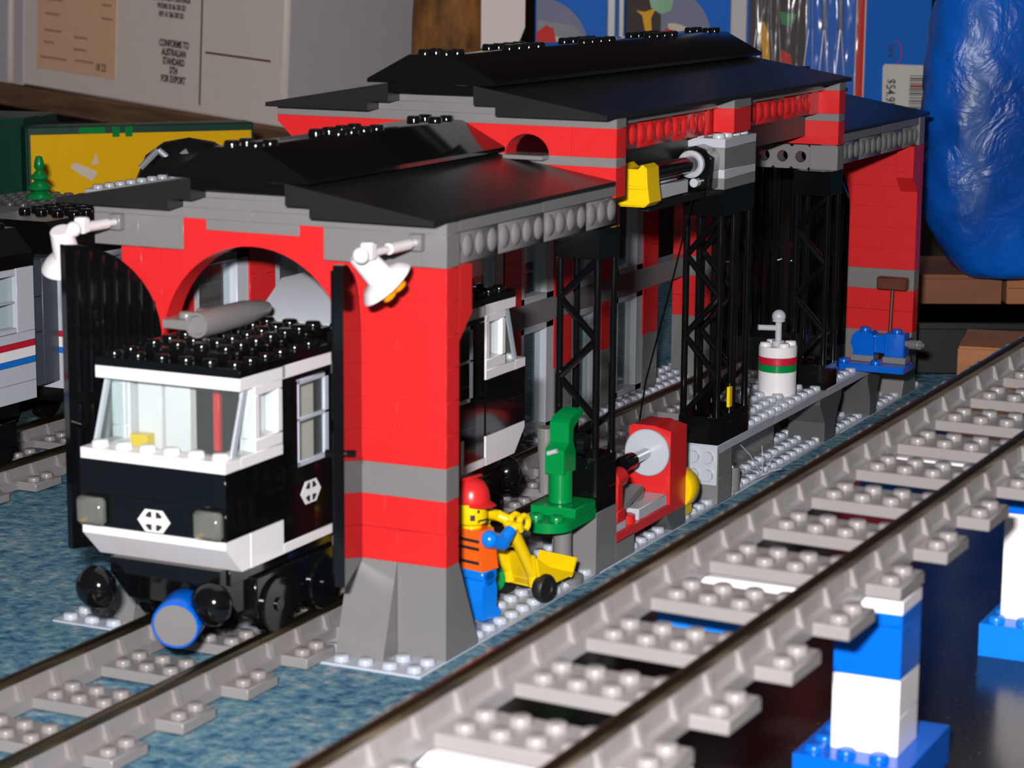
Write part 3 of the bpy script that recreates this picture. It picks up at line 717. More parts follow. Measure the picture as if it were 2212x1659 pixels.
def on_head(t, z, w, h):    # small printed patch on the head cylinder, t = angle from +y towards +x
    n = 5; vs = []
    for i in range(n+1):
        a = t-w/2+w*i/n
        for zz in (z-h/2, z+h/2): vs.append((.632*math.sin(a), .632*math.cos(a), zz))
    fc.add(vs, [[2*i, 2*i+2, 2*i+3, 2*i+1] for i in range(n)])
HT = R_(92)
for s_ in (-1, 1): on_head(HT+s_*.38, 4.22, .16, .12); on_head(HT+s_*.40, 4.42, .36, .06)
on_head(HT, 3.86, .62, .07); on_head(HT-.36, 3.82, .1, .12); on_head(HT+.36, 3.82, .1, .12); on_head(HT+.75, 3.98, .3, .22)
F.part('face_print', fc, 'ink', hd)
ht = F.part('helmet', MB().lathe((0, 0, 4.48), (0, 0, 1), [(.66, 0), (.72, .05), (.72, .2), (.66, .5), (.5, .78), (.25, .92), (0, .96)], 24), 'red')
br = MB(); vs = []; N = 12
for i in range(N+1):
    t = HT-.95+1.9*i/N
    for (r, z) in ((.66, 4.5), (.66+.42*math.cos((i/N-.5)*2.6), 4.42), (.66, 4.6)): vs.append((r*math.sin(t), r*math.cos(t), z))
br.add(vs, [[3*i, 3*i+3, 3*i+4, 3*i+1] for i in range(N)]+[[3*i+1, 3*i+4, 3*i+5, 3*i+2] for i in range(N)]+[[3*i+2, 3*i+5, 3*i+3, 3*i] for i in range(N)])
br.box(-.07, .07, -.6, .6, 5.38, 5.48, .03)
F.part('brim', br, 'red', ht)
for sx in (-1, 1):
    a = MB().sphere((sx*.92, 0, 3.15), .36, 14, 10).cyl((sx*.92, 0, 3.15), (sx*1.02, .62, 2.92), .33, .3, 14).sphere((sx*1.02, .62, 2.92), .3, 12, 8).cyl((sx*1.02, .62, 2.92), (sx*.98, 1.2, 3.3), .29, .24, 14)
    ar = F.part('arm', a, 'azure')
    h = MB().cyl((sx*.98, 1.15, 3.27), (sx*.97, 1.42, 3.42), .18, n=12)
    for i in range(9):
        t = R_(-150)+R_(300)*i/8; t2 = R_(-150)+R_(300)*(i+1)/8
        if i < 8: h.cyl((sx*.97-.22, 1.7+.3*math.cos(t+math.pi/2), 3.5+.3*math.sin(t+math.pi/2)), (sx*.97-.22, 1.7+.3*math.cos(t2+math.pi/2), 3.5+.3*math.sin(t2+math.pi/2)), .12, n=8).cyl((sx*.97+.22, 1.7+.3*math.cos(t+math.pi/2), 3.5+.3*math.sin(t+math.pi/2)), (sx*.97+.22, 1.7+.3*math.cos(t2+math.pi/2), 3.5+.3*math.sin(t2+math.pi/2)), .12, n=8)
    h.cyl((sx*.97-.3, 1.42, 3.42), (sx*.97+.3, 1.42, 3.42), .16, n=10)
    F.part('hand', h, 'fig_yellow', ar)

# ------------------------------------------------------------------ yellow hand barrow
B = Thing('hand_barrow', 'yellow toy hand barrow with black wheels in front of the worker', 'toy barrow', (13.95, 8.45, .2), (0, 0, R_(-14)), local=True)
bf = MB()
for sx in (-1, 1):
    bf.cyl((sx*.78, -1.75, 3.6), (sx*.62, .0, 1.1), .25, n=12).cyl((sx*.78, -1.75, 3.6), (sx*.5, -1.95, 3.75), .22, n=12)
    bf.cyl((sx*.62, 0, 1.1), (sx*.62, .1, .55), .22, n=12).cyl((sx*.62, -.6, 1.95), (sx*.62, .95, 1.0), .16, n=10)
bf.cyl((-.55, -1.95, 3.75), (.55, -1.95, 3.75), .22, n=12).cyl((-.62, -.9, 2.4), (.62, -.9, 2.4), .13, n=10).box(-.7, .7, .0, .5, .75, 1.0, .04)
fr_ = B.part('frame', bf, 'yellow')
th = .1
bk = MB().prism([(.1, .55), (.25, .45), (2.1, .62), (2.15, .75), (.3, .62), (-.25, 1.9), (-.38, 1.86)], 'x', -.95, .95)
for sx in (-1, 1): bk.prism([(.1, .5), (1.7, .65), (-.2, 1.75)], 'x', sx*.95-.05, sx*.95+.05)
bk.prism([(2.05, .55), (2.15, .6), (2.45, 1.25), (2.36, 1.3)], 'x', -.95, .95)
B.part('tray', bk, 'yellow')
B.part('axle', MB().cyl((-1.15, .25, .5), (1.15, .25, .5), .1, n=10), 'yellow')
for sx in (-1, 1): B.part('wheel', MB().lathe((sx*1.0, .25, .5), (sx, 0, 0), [(.3, -.2), (.5, -.22), (.57, -.08), (.57, .14), (.5, .24), (.26, .24), (.22, .2), (0, .2)], 22), 'rubber')
solo('green_wheel_hub', 'small green round piece between the worker and the barrow', 'toy part', MB().lathe((12.6, 8.6, .85), (.3, -1, 0), [(.0, .5), (.4, .5), (.62, .4), (.66, 0), (.66, -.4), (.5, -.5), (0, -.5)], 20), 'green', (12.6, 8.6, .2))

# ------------------------------------------------------------------ green drill press
G = Thing('drill_press', 'green toy drill press on a round green table by the first column', 'toy machine', (14, 11.8, 0))
rp = [(13, 13.45), (13, 11)]+[(14-math.cos(math.pi*i/14), 11-math.sin(math.pi*i/14)) for i in range(1, 14)]+[(15, 11), (15, 13.45)]
tb = G.part('table', MB().prism(rp, 'z', 2.45, 2.85).stud(13.55, 10.75, 2.85).stud(14.45, 10.75, 2.85), 'green')
G.part('table_step', MB().box(13, 15, 11.35, 13.4, 2.85, 3.25), 'green', tb)
G.part('column', MB().cyl((13.9, 12.3, 3.25), (13.9, 12.3, 4.6), .5, n=22, ch=.04), 'green')
G.part('drill_head', MB().prism([(11.75, 4.5), (12.9, 4.5), (12.9, 5.3), (12.65, 5.7), (12.65, 6.3), (13.6, 6.75), (13.6, 6.95), (12.4, 6.75), (12.2, 6.55), (12.2, 5.75), (11.75, 5.5)], 'x', 13.45, 14.3), 'green')
G.part('chuck', MB().lathe((14.3, 13.1, 5.6), (1, .3, 0), [(.5, 0), (.5, .3), (.3, .5), (0, .5)], 16), 'black')
G.part('glint_knob', MB().cyl((13.6, 11.7, 5.35), (14.0, 11.7, 5.5), .1, n=10), 'pale_grey')
G.part('lever', MB().cyl((13.1, 12.6, 3.5), (13.15, 12.5, 6.25), .28, .36, 16), 'grey')
G.part('table_leg', MB().lathe((14.15, 12.0, 0), (0, 0, 1), [(.9, 0), (.9, .25), (.55, .35), (.45, .6), (.38, 1.3), (.38, 2.45)], 20), 'grey')

# ------------------------------------------------------------------ red lathe
A = Thing('lathe_machine', 'red toy lathe with a pale round face plate beside the first column', 'toy machine', (14, 19.5, 0))
A.part('bed', MB().prism([(15.65, .85), (15.65, 1.25), (23.5, 1.25), (23.5, .85)], 'x', 13, 15), 'red')
A.part('headstock', MB().prism([(13, 1.25), (15, 1.25), (15, 4.55), (14.2, 4.75), (13.2, 4.75), (13, 4.6)], 'y', 21.6, 23.5), 'red')
A.part('face_plate', MB().lathe((13.95, 21.6, 3.55), (0, -1, 0), [(1.04, 0), (1.06, .06), (1.06, .22), (1.0, .28), (0, .28)], 34), 'pale_grey')
A.part('spindle', MB().cyl((13.95, 21.3, 3.55), (13.95, 19.6, 3.55), .24, n=16, ch=.03), 'chrome')
A.part('chuck', MB().cyl((13.95, 19.7, 3.55), (13.95, 18.6, 3.55), .36, n=16, ch=.05), 'black')
A.part('tailstock', MB().box(14.05, 15.0, 15.72, 16.6, 1.65, 2.2, .05).box(14.3, 15.0, 15.72, 16.3, 2.2, 3.4, .05).cyl((14.65, 15.7, 3.5), (14.65, 16.7, 3.5), .42, n=18), 'red')
A.part('carriage', MB().box(13.3, 14.9, 15.75, 16.9, 1.25, 1.65).box(13.3, 14.9, 18.3, 21.5, 1.25, 1.75), 'pale_grey')
A.part('tool_post', MB().box(13.7, 14.3, 19.3, 20.3, 1.75, 2.3).prism([(17.4, 1.7), (17.6, 2.0), (19.6, 2.5), (19.6, 2.2)], 'x', 13.5, 14.5), 'grey')
A.part('stud_plate', MB().cyl((14.5, 17.8, 1.25), (14.5, 17.8, 1.6), .4, n=16), 'red')
A.part('support', MB().prism([(22, 0), (21.2, .85), (23.5, .85), (23.5, 0)], 'x', 13, 15), 'dark_grey')
A.part('motor', MB().lathe((14.4, 23.5, 1.5), (0, 1, 0), [(.88, 0), (.95, .1), (.95, .9), (.75, 1.2), (0, 1.25)], 24).box(14.2, 14.95, 23.5, 24.5, .25, 1.0, .08), 'yellow')

# ------------------------------------------------------------------ oil drum pump
D = Thing('oil_pump', 'white drum with red and green bands and a grey tap on the platform', 'toy pump', (13.1, 41.0, 2.8))
def drum(z0, z1, mt, r=.99):
    D.part('drum_section', MB().cyl((13.1, 41, z0), (13.1, 41, z1), r, n=32, ch=.03), mt)
drum(2.8, 4.05, 'white'); drum(4.05, 4.42, 'green', 1.0); drum(4.42, 4.8, 'crimson', 1.0); drum(4.8, 5.35, 'white')
kb = MB()
for (dx, dy) in ((.5, .5), (-.5, .5), (.5, -.5), (-.5, -.5)): kb.stud(13.1+dx, 41+dy, 5.35, 14)
D.part('drum_studs', kb, 'white')
D.part('tap', MB().cyl((13.1, 41, 5.35), (13.1, 41, 5.6), .32, n=16).cyl((13.1, 41, 5.5), (13.1, 41, 6.7), .17, n=14).sphere((13.1, 41, 6.85), .36, 18, 12).cyl((13.1, 41, 6.6), (13.1, 41, 6.85), .33, n=16).cyl((13.1, 41, 6.25), (12.2, 40.4, 6.3), .15, n=12), 'pale_grey')

# ------------------------------------------------------------------ blue vise
V_ = Thing('bench_vise', 'bright blue toy vise on the platform end by the rear pillar', 'toy vise', (15.3, 50, 2.8))
V_.part('base', MB().box(13.3, 17.4, 49.2, 51.2, 2.82, 3.2).stud(13.9, 49.7, 3.2).stud(15.7, 49.7, 3.2), 'blue')
V_.part('riser', MB().box(14.1, 15.4, 50.2, 51.2, 3.2, 3.55).box(15.9, 17.2, 50.2, 51.2, 3.2, 3.55), 'grey')
V_.part('jaw', MB().prism([(14.25, 3.55), (15.4, 3.55), (15.4, 4.6), (15.2, 4.85), (14.4, 4.85), (14.15, 4.6), (14.08, 4.2), (14.2, 3.9)], 'y', 50.2, 51.2).stud(14.75, 50.7, 4.85), 'blue')
V_.part('jaw', MB().box(16.0, 17.1, 50.2, 51.2, 3.55, 4.85).stud(16.55, 50.7, 4.85), 'blue')
V_.part('slide', MB().box(15.35, 16.05, 50.4, 51.1, 3.7, 4.7), 'blue')
V_.part('screw', MB().cyl((17.05, 50.6, 4.3), (17.4, 50.5, 4.3), .18, n=12).cyl((17.35, 50.5, 4.3), (18.0, 50.2, 4.35), .26, n=14, ch=.04).cyl((17.95, 50.2, 4.35), (18.2, 50.1, 4.37), .12, n=10), 'grey')

# ------------------------------------------------------------------ broom
Br = Thing('broom', 'brown toy broom leaning against the red rear pillar', 'toy broom', (13.85, 58.75, 2.8))
Br.part('broom_head', MB().box(12.95, 14.75, 58.35, 58.95, 6.0, 6.75, .08), 'brown')
Br.part('handle', MB().cyl((13.85, 58.65, 6.0), (13.85, 58.3, 2.4), .11, n=10), 'brown')

# ------------------------------------------------------------------ hoist under the middle gable
H = Thing('winch', 'black roller winch with yellow bucket beside the grey gear box', 'toy winch', (14, 24, 14.7))
H.part('roller', MB().cyl((14, 20.4, 15.95), (14, 26.2, 15.95), .38, n=18), 'black')
H.part('end_disc', MB().lathe((14, 20.5, 15.85), (0, -1, 0), [(.5, -.1), (.52, 0), (.52, .15), (.4, .25), (0, .25)], 22), 'grey')
H.part('end_ring', MB().lathe((14, 26.0, 15.95), (0, -1, 0), [(.36, 0), (.36, .2), (.5, .28), (.62, .2), (.62, 0), (.5, -.1)], 26), 'pale_grey')
H.part('bracket', MB().prism([(13.3, 14.8), (14.7, 14.8), (14.75, 16.2), (14.5, 16.6), (14, 16.75), (13.5, 16.6), (13.25, 16.2)], 'y', 26.4, 27.45).cyl((14, 26, 15.95), (14, 26.6, 15.95), .3, n=14), 'black')
H.part('panel', MB().box(13.95, 14.15, 20.6, 25.2, 14.75, 15.35).box(13.95, 14.1, 22.0, 24.0, 15.42, 15.5).cyl((14.1, 26.0, 15.1), (14.1, 26.4, 15.1), .2, n=12), 'pale_grey')
H.part('lower_bar', MB().box(13.6, 14.1, 20.8, 27.4, 14.3, 14.68), 'black_matt')
yb_ = MB().prism([(13.35, 16.35), (13.55, 16.5), (13.8, 16.3), (14.3, 16.3), (14.5, 16.5), (14.7, 16.35), (14.75, 15.6), (14.85, 14.9), (14.6, 14.7), (13.5, 14.7), (13.3, 14.9)], 'y', 19.0, 20.3).box(13.4, 14.7, 18.9, 19.02, 15.45, 15.62, .04).box(13.4, 14.75, 18.9, 19.02, 14.75, 14.95, .04)
H.part('bucket', yb_, 'yellow')
cpts = [(14.2, 26.2, 15.6), (13.9, 25.9, 13.5), (13.2, 25.5, 10), (12.2, 25.4, 6), (11.6, 25.6, 2.5), (11.5, 26, .6)]
H.part('cord', MB().tube(cpts, .045, 6), 'black')

# ------------------------------------------------------------------ floodlights over the front arch
def flood(x, label, y1, nv=(.5, .45, -.74), co=(0, 1.5, -1.0)):
    T = Thing('floodlight', label, 'toy lamp', (x, -.1, 15.3), group='floodlights over the arch')
    T.part('arm', MB().cyl((x, 0, 15.3), (x, -.9, 15.3), .13, n=12).cyl((x, -.8, 15.3), (x, -2.3, 15.3), .2, n=14, ch=.03).cyl((x, -2.2, 15.3), (x, y1, 15.3), .14, n=12), 'white')
    T.part('clip', MB().box(x-.25, x+.25, -.35, 0, 15.0, 15.6, .04), 'grey')
    bl = T.part('joint', MB().sphere((x, y1, 15.3), .29, 16, 10).box(x-.22, x+.22, y1+.3, y1+.75, 15.1, 15.7, .06), 'white')
    n = Vector(nv).normalized(); c = Vector((x+co[0], y1+co[1], 15.3+co[2]))
    T.part('neck', MB().cyl(c-n*1.25, c-n*.1, .42, .5, 18, .04), 'white')
    d = T.part('reflector', MB().lathe(c, n, [(.45, -.18), (.8, -.05), (1.02, .18), (1.05, .26), (1.0, .27), (.75, .08), (.3, .0), (0, 0)], 32), 'white')
    lb = MB(); a = n.orthogonal().normalized(); b = n.cross(a)
    for i in range(4):
        t = math.pi/4+i*math.pi/2; q = c+a*.34*math.cos(t)+b*.34*math.sin(t); lb.cyl(q, q+n*.62, .27, n=14, ch=.04)
    T.part('lens', lb, 'trans_orange', d)
flood(13.9, 'white floodlight with orange lens above the right front pillar', -4.2)
flood(1.15, 'white floodlight above the open left door leaf', -2.9, (-.08, .42, -.9), (-.5, .3, -1.15))

# ------------------------------------------------------------------ background: shelf and cartons at the upper left
SR = (0, R_(3.6), R_(-12.5))
PK = Thing('timber_shelf', 'rough brown timber plank carrying the white cartons', 'shelf', (-87, 106.7, 12.2), SR, local=True)
PK.part('plank', MB().box(-30, 40, 0, 30, -2.0, 0, .15), 'plank_wood')
for x in (-29, 36): PK.part('upright', MB().box(x, x+3, 12, 28, -14.5, -2.0, .1), 'plank_wood')
def on_shelf(lx):           # point on the plank's top front edge
    mt = Matrix.Rotation(SR[2], 3, 'Z') @ Matrix.Rotation(SR[1], 3, 'Y'); v = mt @ Vector((lx, .6, .02)); return (-87+v.x, 106.7+v.y, 12.2+v.z)
K = Thing('white_carton', 'white shipping carton with printed export text and a pinned receipt', 'carton', on_shelf(1.2), SR, local=True)
K.part('body', MB().box(0, 34.6, 0, 26, 0, 24, .25), 'card_white')
K.part('edge_tape', MB().box(.05, 1.4, -.08, .3, .05, 23.9, .05), 'carton_side')
K.part('shaded_side', MB().box(34.5, 34.75, .4, 25.8, .1, 23.9, .02), 'carton_side')  # thin greyer skin, shade of the turned-away face put into its colour
def lettering(T, txt, size, x, z, xs, mat, parent=None, spacing=1.0, bold=.012, align='CENTER', rz=0, y=-.03):
    me = text_mesh(txt, size, mat, align, xs, spacing, bold); me.name = 'lettering'
    ob = bpy.data.objects.new('lettering', me); COL.objects.link(ob); ob.parent = parent or T.e
    ob.rotation_euler = (R_(90), R_(rz), 0); ob.location = Vector((x*U, y*U, z*U)); return ob
lettering(K, 'CONFORMS TO\nAUSTRALIAN\nSTANDARD\n3724\nFOR EXPORT', .86, 21.3, 4.2, .60, 'ink', spacing=.9, bold=.028)
lettering(K, 'LISMORE N.S.W. AUSTRALIA\nPHONE: 02 66 330 321\nINT: 61 266 330 321', .66, 20.9, 8.95, .56, 'ink', spacing=1.05, bold=.02)
K.part('printed_rule', MB().box(24.55, 24.72, -.03, .05, .8, 22, .005), 'line_ink')
K.part('printed_rule', MB().box(25.2, 33.0, -.03, .05, 5.35, 5.52, .005), 'line_ink')
rc = K.part('receipt', MB().box(3.3, 13.9, -.06, .02, 1.9, 14, .01), 'receipt')
for (sx, sz, w) in ((4.6, 8.2, 2.2), (4.4, 6.9, 2.0), (4.3, 5.4, 2.4), (4.3, 4.3, 1.4), (8.4, 5.1, 1.8), (8.3, 4.0, 1.8), (12.0, 7.1, 1.5), (12.0, 8.3, 1.3), (3.8, 2.9, 3.6), (8.6, 3.0, 2.4)):
    o = K.part('receipt_line', MB().box(sx, sx+w, -.09, -.05, sz, sz+.2, .005), 'faint_ink', rc)
lettering(K, '18 23', 1.0, 12.0, 2.75, .62, 'ink', rc, bold=.006, y=-.08)
K2 = Thing('plain_carton', 'plain pale carton cut off by the left edge above the plank', 'carton', on_shelf(-20), SR, local=True)
K2.part('body', MB().box(0, 20.4, .2, 26, 0, 24, .25), 'card_white'); K2.part('flap', MB().box(14, 20.2, .05, .3, .2, 23.8, .03), 'carton_side')

# ------------------------------------------------------------------ box below the shelf, bag, toy tree
YB = Thing('picture_box', 'yellow printed box under the timber shelf', 'box', (-47.1, 58.0, -.1), (0, 0, R_(47.6)), local=True)
YB.part('body', MB().box(0, 16, 0, 2.2, 0, 13.1, .1), 'dark_green')
yf = YB.part('front_print', MB().box(.25, 15.8, -.04, .05, 0, 12.55, .01), 'poster_yellow')
YB.part('title_bar', MB().box(3.6, 5.4, -.07, .02, 12.55, 13.0, .01).box(5.9, 6.4, -.07, .02, 12.3, 13.0, .01).box(6.8, 7.3, -.07, .02, 12.3, 13.0, .01), 'green', yf)
YB.part('print_mark', MB().prism([(3.2, 10.6), (4.2, 10.2), (4.8, 9.9), (4.4, 9.3), (3.4, 9.9), (2.9, 10.3)], 'y', -.06, 0).prism([(4.4, 10.4), (4.7, 11.2), (4.9, 10.5)], 'y', -.06, 0), 'pack_sand', yf)
YB.part('side_face', MB().box(-.06, .03, .1, 2.1, .1, 13, .01), 'dark_green')
GB = Thing('green_box', 'dark green box at the left edge beside the yellow box', 'box', (-61.5, 56.0, -.1), (0, 0, R_(14)), local=True)
GB.part('body', MB().box(0, 13.6, 0, 6, 0, 13.6, .1), 'dark_green'); GB.part('lid_edge', MB().box(-.05, 13.65, -.05, 6.05, 12.9, 13.0, .01), 'ink')
BG = Thing('black_bag', 'round black bag with a silver zigzag in front of the yellow box', 'bag', (-29.0, 50.5, -.1))
BG.part('body', MB().lathe((-29, 50.5, -.1), (0, 0, 1), [(2.6, 0), (3.3, 1.5), (3.5, 6), (3.5, 9.5), (3.3, 11.2), (2.7, 12.6), (1.6, 13.4), (0, 13.7)], 64), 'black_matt')
zz = MB()
for (u0, z0), (u1, z1) in (((-2.3, 11.9), (-1.2, 13.0)), ((-1.2, 13.0), (-.35, 12.3)), ((-.35, 12.3), (.6, 12.95))):
    zz.cyl((-29+.9*u0+.55, 50.5+.43*u0-2.1, z0), (-29+.9*u1+.55, 50.5+.43*u1-2.1, z1), .2, n=8)
BG.part('zigzag', zz, 'silver_print')
SB = solo('plinth_block', 'grey toy block carrying the small green tree', 'toy block', MB().box(-41, -34.2, 43, 50, -.1, 9.6, .05).studs(-41, -34.2, 43, 50, 9.6), 'dark_grey', (-37.6, 46.5, -.1))
TR_ = Thing('toy_pine', 'small bright green toy pine tree against the yellow box', 'toy tree', (-37.4, 46.4, 9.6))
TR_.part('foliage', MB().lathe((-37.4, 46.4, 9.6), (0, 0, 1), [(.35, 0), (.9, .15), (.85, .3), (.4, .6), (.75, .75), (.68, .95), (.3, 1.25), (.55, 1.4), (.48, 1.6), (.2, 1.9), (.33, 2.1), (.3, 2.4), (.2, 2.75), (0, 2.8)], 12), 'green')

# ------------------------------------------------------------------ post and packaged toys behind the roof
pm = MB(); rings = []
for k in range(16):
    z = -.1+k*3.2; rings.append((3.25+.22*math.sin(k*1.7)+.12*math.cos(k*3.1), z))
pm.lathe((-37.2, 102, 0), (0, 0, 1), rings, 30)
solo('timber_post', 'rough brown round timber post behind the shed roof', 'post', pm, 'bark', (-37.2, 102, -.1), ang=60)
wp = [(0, 40), (0, 16.6)]+[(.6, 16.3), (2.4, 17.2), (3.1, 17.9), (3.5, 18.9), (3.6, 40)]
WP = Thing('plastic_sheet', 'white rounded plastic sheet between the timber post and the blue packs', 'sheet', (-32.2, 97.5, 0), (0, 0, yaw), local=True)
WP.part('front', MB().prism(wp, 'y', 0, .5), 'card_white'); WP.part('stand', MB().box(.6, 2.6, .5, 1.2, -.1, 30, .1), 'carton_side')
def pack(name, label, px0, w, d, y=0, top=36, mat='pack_blue'):
    q = 195.0; lat = (px0-1106)/5128*189.6
    o = (53+fw.x*q+rt2.x*lat, -73.75+fw.y*q+rt2.y*lat+0, -.1)
    T = Thing(name, label, 'packaged toy', o, (0, 0, yaw), 'packaged toys behind the shed', local=True)
    T.part('carton', MB().box(0, w, y, y+d, 9.1, top, .1), mat); return T
def disc(T, nm, cx, cz, r, a0, a1, mat, y, x0=None):
    pts = [(cx, cz)]+[(cx+r*math.cos(R_(a0+(a1-a0)*i/18)), cz+r*math.sin(R_(a0+(a1-a0)*i/18))) for i in range(19)]
    if x0 is not None: pts = [(max(p[0], x0), p[1]) for p in pts]
    return T.part(nm, MB().prism(pts, 'y', y-.04, y), mat)
def blob(T, nm, pts, mat, y): return T.part(nm, MB().prism(pts, 'y', y-.03, y), mat)
CH = Thing('backing_chest', 'dark brown chest added under the packaged toys to darken the view through the shed', 'chest', (-31.2, 101.0, -.1), (0, 0, yaw), local=True)  # added dark block, hides the bright pack bottoms behind the window openings
CH.part('body', MB().box(0, 38, 2, 14, 0, 8.6, .1), 'wall_dark'); CH.part('lid', MB().box(-.2, 38.2, 1.8, 14.2, 8.6, 9.0, .08), 'wall_dark')
p1 = pack('toy_pack', 'blue toy pack with a red vehicle picture, next to the white sheet', 1150, 7.2, 3)
disc(p1, 'picture_sky', .1, 17.2, 4.2, -60, 90, 'pack_cloud', 0, .05)
disc(p1, 'picture_hill', 1.6, 16.2, 2.6, -50, 95, 'pack_sand', -.05)
blob(p1, 'picture_band', [(.2, 19.6), (3.0, 19.2), (3.9, 18.4), (2.6, 18.0), (1.2, 18.5), (.2, 18.7)], 'slate', -.09)
blob(p1, 'picture_vehicle', [(.1, 18.6), (.9, 19.2), (1.5, 18.9), (1.7, 17.9), (1.2, 17.2), (.5, 17.5), (.1, 18)], 'pack_red', -.12)
blob(p1, 'picture_blob', [(.0, 17.6), (.8, 17.4), (1.5, 16.6), (1.4, 15.6), (.1, 15.6)], 'silver_print', -.12)  # pale print below the vehicle
p1.part('clear_edge', MB().box(5.7, 6.4, -1.0, 0, 9.1, 36, .1).box(6.6, 7.1, -.9, 0, 9.1, 36, .1), 'silver_print')
p2 = pack('toy_pack', 'blue toy pack with brown picture, gold leg and green leaves', 1346, 9.9, 3)
blob(p2, 'picture_dark', [(.05, 9.2), (.05, 30), (2.8, 30), (2.8, 9.2)], 'pack_dark', 0)
disc(p2, 'picture_sky', 2.8, 18.3, 4.0, -60, 90, 'pack_cloud', -.0, 2.6)
disc(p2, 'picture_hill', 3.6, 16.6, 2.8, -20, 95, 'pack_sand', -.05)
blob(p2, 'picture_leg', [(.8, 20.4), (1.3, 20.0), (1.6, 18.5), (2.0, 16.6), (2.5, 16.6), (2.1, 18.6), (2.0, 19.8), (2.4, 20.6), (1.5, 20.3)], 'pack_gold', -.06)
blob(p2, 'picture_leaves', [(1.8, 21.5), (2.0, 20.6), (2.8, 20.1), (3.6, 20.4), (3.8, 21.4)], 'green', -.1)
blob(p2, 'picture_logo', [(2.6, 18.6), (3.3, 19.0), (4.0, 18.8), (4.0, 18.2), (3.2, 18.3), (2.7, 18.1)], 'pack_red', -.1)
p2.part('clear_edge', MB().box(8.3, 9.6, -.8, 0, 9.1, 36, .1), 'carton_side')
p3 = pack('toy_pack', 'toy pack in shiny crinkled clear film behind the shed roof', 1612, 8.6, 3)
blob(p3, 'picture_dark', [(.05, 9.2), (.05, 30), (4.6, 30), (4.6, 9.2)], 'pack_dark', 0)
blob(p3, 'picture_leg', [(.6, 19.4), (1.2, 19.6), (1.6, 18.6), (1.9, 14), (1.3, 14), (1.1, 17.4)], 'pack_gold', -.05)
blob(p3, 'picture_leaves', [(2.4, 20.4), (2.6, 19.4), (3.4, 19.2), (3.8, 20.2)], 'green', -.05)
blob(p3, 'picture_logo', [(2.6, 17.4), (3.4, 17.0), (3.6, 15.6), (2.8, 15.4), (2.5, 16.4)], 'pack_red', -.05)
fm = MB(); NX, NZ = 34, 40; vs = []
for i in range(NX+1):
    for j in range(NZ+1):
        x = -.3+9.2*i/NX; z = 12+14*j/NZ
        h = .5+.14*math.sin(x*2.6+z*.12)+.1*math.sin(x*5.3-z*.2)+.03*math.sin(z*1.1+x*1.3)+random.uniform(-.02, .02)+(.05*math.sin(x*2+z*1.3)+.025*math.sin(z*2.7-x*3) if x > 4.6 else 0)
        vs.append((x, -max(.12, h), z))
fm.add(vs, [[i*(NZ+1)+j, (i+1)*(NZ+1)+j, (i+1)*(NZ+1)+j+1, i*(NZ+1)+j+1] for i in range(NX) for j in range(NZ)])
p3.part('film', fm, 'film', ang=80)
for (xa, xb, w) in ((.15, .55, .1), (.75, .95, .08), (2.0, 1.7, .11), (2.6, 2.35, .09), (4.3, 4.7, .1), (5.1, 5.0, .08), (5.6, 5.9, .14), (6.3, 6.0, .3), (6.9, 7.2, .26), (7.6, 7.3, .2)):
    fo = MB().cyl((xa+.25, -.75, 10), (xa, -.8, 15.4), w, n=12).cyl((xa, -.8, 15.4), (xb, -.7, 19), w, n=12).cyl((xb, -.7, 19), (xb-.2, -.75, 26), w, n=12)
    p3.part('film_fold', fo, 'film', ang=80)
p4 = pack('toy_pack', 'blue toy pack with red edge stripe, barcode and price sticker', 1842, 6.1, 4)
p4.part('stripe', MB().box(.02, .85, -.06, .02, 9.1, 36, .01), 'pack_red')
p4.part('stripe_edge', MB().box(.02, .12, -.1, .0, 9.1, 36, .01).box(.72, .82, -.1, .0, 9.1, 36, .01), 'tag_white')
tg = p4.part('price_sticker', MB().prism([(2.35, 12.0), (5.95, 11.6), (6.05, 16.2), (2.45, 16.3), (2.3, 16.1)], 'y', -.08, 0), 'tag_white')
lettering(p4, '$54.95', 1.05, 2.95, 14.0, .78, 'ink', tg, rz=90, bold=.012, y=-.1)
bc = MB(); z = 15.4; random.seed(3)
while z > 12.2:
    w = random.choice((.05, .08, .12)); bc.box(4.5, 5.8, -.11, -.07, z-w, z, .003); z -= w+random.choice((.07, .1, .14))
p4.part('barcode', bc, 'ink', tg); p4.part('barcode_line', MB().box(4.55, 5.75, -.12, -.07, 14.55, 14.66, .003), 'pack_red', tg)
lettering(p4, 'tera', .8, 2.95, 17.3, .8, 'ink', rz=90, bold=.008)
ac = MB(); ap = [(3.2+.55*math.sin(R_(t)), -.04, 17.2+.95*math.cos(R_(t))) for t in range(0, 190, 18)]; ac.tube(ap, .035, 6)
p4.part('logo_arc', ac, 'pack_red')

# ------------------------------------------------------------------ blue bag and cartons at the right
BC3 = Thing('brown_carton', 'open brown carton low at the right edge behind the raised track', 'carton', (18.9, 54.6, -.1), (0, 0, R_(11)), local=True)
BC3.part('body', MB().box(0, 14, 0, 7, 0, 3.7, .06), 'cardboard'); BC3.part('lid_flap', MB().prism([(0, 3.7), (3.4, 3.7), (3.4, 3.82), (0, 3.82)], 'x', .1, 13.9), 'cardboard')
BK = Thing('shadow_gap_crate', 'low black crate added to fill the shadow gap under the reddish carton', 'crate', (9.8, 63.6, -.1), (0, 0, R_(26)), local=True)  # added black block standing in for the shade below the cartons
BK.part('body', MB().box(0, 16, 0, 20, 0, 3.2, .1).box(-.15, 16.15, -.15, 20.15, 2.8, 3.2, .05), 'black_matt')
BC1 = Thing('reddish_carton', 'reddish brown carton right under the blue plastic bag', 'carton', (10.6, 72.0, 3.15), (0, 0, R_(26)), local=True)
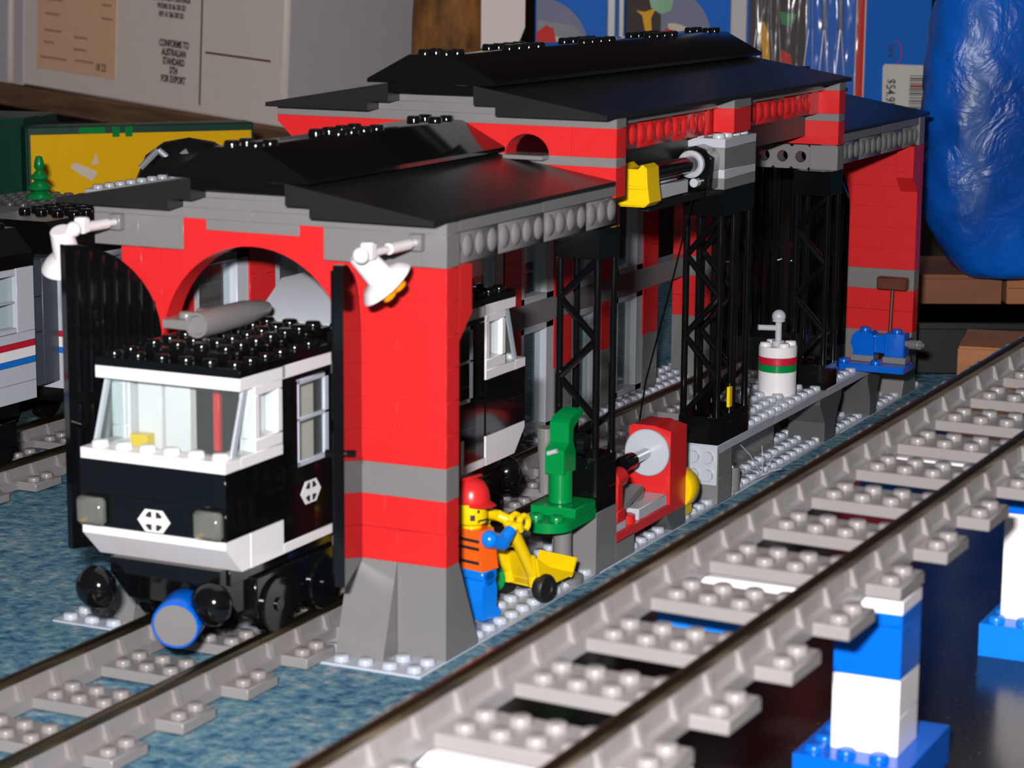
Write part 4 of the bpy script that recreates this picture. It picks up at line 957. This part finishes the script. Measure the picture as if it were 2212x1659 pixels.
BC1.part('body', MB().box(0, 6.3, 0, 9, 0, 1.9, .05), 'cardboard_red'); BC1.part('lid_seam', MB().box(.1, 6.2, -.02, .05, 1.62, 1.66, .003), 'brown')
BC2 = Thing('tan_carton', 'tan carton under the lower right of the blue bag', 'carton', (16.5, 75.0, 3.15), (0, 0, R_(26)), local=True)
BC2.part('body', MB().box(0, 6, 0, 8, 0, 2.0, .05), 'cardboard'); BC2.part('lid_seam', MB().box(.1, 5.9, -.02, .05, 1.0, 1.04, .003), 'brown')
PB = Thing('plastic_bag', 'bulging translucent blue plastic bag at the right edge', 'bag', (16.0, 73.4, 5.1), (0, 0, yaw), local=True)
bm_ = MB(); N, M_ = 72, 64; vs = []
def nz(x, y, z): return math.sin(x*1.9+.7*math.sin(z*.8))*math.cos(z*.9+y)+.5*math.sin(3.1*x+1.7*z+math.sin(2*y))+.3*math.sin(5.3*z-2.2*x+y*3)
for k in range(M_+1):
    ph = math.pi*k/M_
    for i in range(N):
        t = 2*math.pi*i/N
        sp, cp_ = math.sin(ph)**.3, math.cos(ph)
        x, y, z = 4.9*sp*math.copysign(abs(math.cos(t))**.75, math.cos(t)), 3.0*sp*math.copysign(abs(math.sin(t))**.75, math.sin(t)), 9.6*cp_+9.6
        r = 1+.014*nz(x, y, z)*(.4+sp)
        if z < 4: x = x*(1-.10*(4-z)/4)+1.0*((4-z)/4)
        vs.append((x*r, y*r, max(0, z+.1*nz(y, x, z*1.3)*sp)))
bm_.add(vs, [[k*N+i, k*N+(i+1) % N, (k+1)*N+(i+1) % N, (k+1)*N+i] for k in range(M_) for i in range(N)])
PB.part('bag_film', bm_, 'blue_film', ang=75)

fb = MB()
for (dx, dy, dz) in ((-.9, -1.2, 1.9), (-.1, .1, 1.5), (.4, 1.0, 1.1), (-.4, -1.1, -.2), (-1.2, -.6, .5), (.7, .8, .3), (-.2, -1.6, .9)):
    fb.tube([(15.2, 33.2, .25), (15.2+dx*.5, 33.2+dy*.5, max(.05, .3+dz*.55)), (15.2+dx, 33.2+dy, max(.05, .2+dz))], .02, 5)
solo('stray_fibre', 'tuft of thin stray fibres on the base plate beside the platform', 'fibre', fb, 'pale_grey', (15.2, 33.2, 0))
